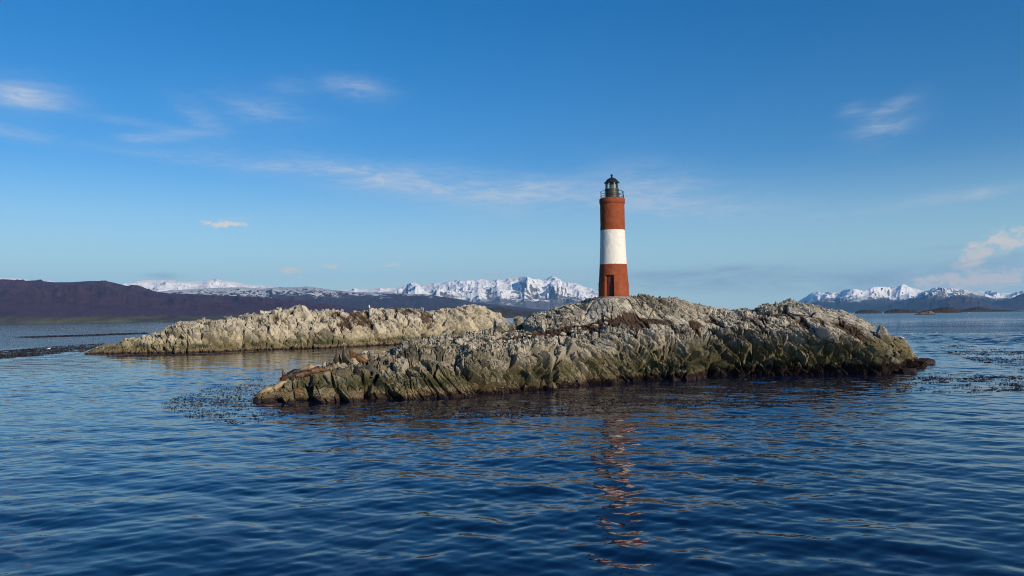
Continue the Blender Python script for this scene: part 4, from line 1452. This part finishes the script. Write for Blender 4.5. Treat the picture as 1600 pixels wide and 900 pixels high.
def boat(loc, rotz, L_, label, mast=True):
    root = empty("boat", loc, rotz)
    bm = bmesh.new()
    secs = []
    for s_ in np.linspace(0, 1, 15):
        x = (s_ - 0.5) * L_
        w = 0.17 * L_ * (1 - max(0, (s_ - 0.45) / 0.55) ** 2.2) + 0.01
        zt = 0.10 * L_ + 0.06 * L_ * max(0, s_ - 0.4)
        secs.append([bm.verts.new(v) for v in ((x, 0, -0.03 * L_), (x, w * 0.8, 0.0), (x, w, zt), (x, 0, zt + 0.002), (x, -w, zt), (x, -w * 0.8, 0.0))])
    for a, b_ in zip(secs[:-1], secs[1:]):
        for i in range(6):
            bm.faces.new((a[i], a[(i + 1) % 6], b_[(i + 1) % 6], b_[i]))
    bm.faces.new(secs[0][::-1])
    bm.faces.new(secs[-1])
    bm_obj("hull", bm, M_hull, root)
    bm = bmesh.new()
    box(bm, -0.36 * L_, 0.20 * L_, -0.13 * L_, 0.13 * L_, 0.102 * L_, 0.24 * L_)
    bmesh.ops.bevel(bm, geom=bm.edges[:], offset=0.02 * L_, segments=2, affect="EDGES")
    cb = bm_obj("cabin", bm, M_hull, root)
    bm = bmesh.new()
    box(bm, -0.33 * L_, 0.17 * L_, -0.133 * L_, 0.133 * L_, 0.165 * L_, 0.21 * L_)
    bm_obj("window", bm, M_win, cb)
    bm = bmesh.new()
    box(bm, -0.12 * L_, 0.14 * L_, -0.09 * L_, 0.09 * L_, 0.241 * L_, 0.33 * L_)
    bmesh.ops.bevel(bm, geom=bm.edges[:], offset=0.015 * L_, segments=2, affect="EDGES")
    bm_obj("wheelhouse", bm, M_hull, root)
    if mast:
        bm = bmesh.new()
        tube(bm, [(0, 0, 0.33 * L_), (-0.02 * L_, 0, 0.5 * L_)], 0.008 * L_, 6)
        bm_obj("mast", bm, M_iron, root)
    set_props(root, label, "boat")
    return root


b1 = sea(1514, 489.3)
boat(b1, 2.6, 6.5 * b1.y / 1750 * 1.0, "small pale boat with a dark window in front of the wooded islets")
b2 = sea(1383.5, 488.0)
boat(b2, 1.2, 6.0, "tiny white boat in the gap between two low dark islets")


# ---------------------------------------------------------------- kelp
def kelp_material():
    m, t, b = new_mat("bull kelp")
    pos = t.node("ShaderNodeNewGeometry").outputs["Position"]
    n = t.noise(pos, 1.7, 3, 0.6)
    t.put(b.inputs["Base Color"], t.mix(n, (0.018, 0.012, 0.008), (0.060, 0.036, 0.018)))
    b.inputs["Roughness"].default_value = 0.35
    return m


M_kelp = kelp_material()


def kelp(px_poly, count, size, seed, thresh=0.0, lane=(0.10, 0.45)):
    """fronds floating over a polygon given in photo pixels, set out on the sea surface"""
    rng = np.random.RandomState(seed)
    poly = np.array(px_poly, float)
    lo, hi = poly.min(0), poly.max(0)
    got = []
    while sum(len(g_) for g_ in got) < count:
        q_ = rng.uniform(lo, hi, (count * 6, 2))
        ins = np.zeros(len(q_), bool)
        j = len(poly) - 1
        for i in range(len(poly)):
            xi, yi = poly[i]
            xj, yj = poly[j]
            cnd = ((yi > q_[:, 1]) != (yj > q_[:, 1])) & (q_[:, 0] < (xj - xi) * (q_[:, 1] - yi) / (yj - yi + 1e-9) + xi)
            ins ^= cnd
            j = i
        q_ = q_[ins]
        r = np.array([(ray(a, b_) * (-CAM_H / ray(a, b_).z))[:2] for a, b_ in q_])
        nn = fbm(np.stack([r[:, 0] * lane[0], r[:, 1] * lane[1], 0 * r[:, 0] + seed], 1), 4, 0.6, seed=seed)
        nn2 = fbm(np.stack([r[:, 0] * 0.9, r[:, 1] * 1.6, 0 * r[:, 0] + seed], 1), 2, 0.6, seed=seed + 1)
        keep = (nn + 0.6 * nn2 + rng.normal(0, 0.10, len(r))) > thresh
        got.append(r[keep])
    xy = np.concatenate(got)[:count]
    hz = wave_h(xy[:, 0], xy[:, 1])
    nseg = 5
    V, Fc = [], []
    for (x, y), h in zip(xy, hz):
        a = rng.uniform(0, 6.283)
        ln = size * rng.uniform(0.5, 1.7)
        wd = size * rng.uniform(0.10, 0.26)
        rise = size * rng.uniform(0.02, 0.30) * (rng.rand() < 0.75)
        cv = rng.normal(0, 0.9)
        b0 = len(V)
        px_, py_ = x, y
        for i in range(nseg):
            s_ = i / (nseg - 1)
            aa = a + cv * (s_ - 0.5)
            w = wd * (0.35 + 0.65 * math.sin(math.pi * min(1, s_ * 0.9 + 0.08)))
            z = h + 0.012 + rise * math.sin(math.pi * s_)
            nx_, ny_ = -math.sin(aa) * w * 0.5, math.cos(aa) * w * 0.5
            tw = 0.5 * w * math.sin(cv * 3 + s_ * 4)
            V.append((px_ + nx_, py_ + ny_, z + max(tw, -0.02)))
            V.append((px_ - nx_, py_ - ny_, z + max(-tw, -0.02)))
            px_ += math.cos(aa) * ln / (nseg - 1)
            py_ += math.sin(aa) * ln / (nseg - 1)
        for i in range(nseg - 1):
            k_ = b0 + 2 * i
            Fc.append((k_, k_ + 1, k_ + 3, k_ + 2))
    me = bpy.data.meshes.new("kelp")
    me.from_pydata(V, [], Fc)
    me.materials.append(M_kelp)
    o = bpy.data.objects.new("kelp", me)
    COL.objects.link(o)
    set_props(o, kind="stuff")
    return o


kelp([(245, 632), (300, 612), (345, 600), (400, 588), (445, 578), (440, 596), (405, 615), (395, 632), (430, 640), (470, 645), (420, 655), (370, 664), (300, 655)], 1800, 0.17, 1, 0.08)
kelp([(420, 638), (560, 632), (700, 628), (830, 618), (960, 606), (1120, 598), (1250, 592), (1400, 588), (1440, 600), (1300, 625), (1100, 640), (900, 650), (700, 655), (520, 655)], 6000, 0.17, 2, 0.05)
kelp([(1400, 588), (1480, 580), (1600, 588), (1600, 612), (1500, 616), (1400, 612)], 1400, 0.20, 3, 0.16)
kelp([(1465, 545), (1490, 538), (1560, 545), (1640, 546), (1640, 585), (1560, 572), (1490, 556)], 1700, 0.26, 4, 0.16)
kelp([(-40, 552), (60, 543), (120, 539), (165, 536.5), (150, 543), (130, 549), (100, 551), (60, 556), (-40, 564)], 4200, 0.42, 5, -0.05)
kelp([(15, 527), (120, 523.5), (230, 519.5), (230, 522), (120, 526), (50, 528)], 2600, 0.8, 6, -0.3)
kelp([(150, 556), (260, 554), (330, 553), (420, 549), (420, 551), (300, 556), (180, 558)], 900, 0.35, 7, 0.0)
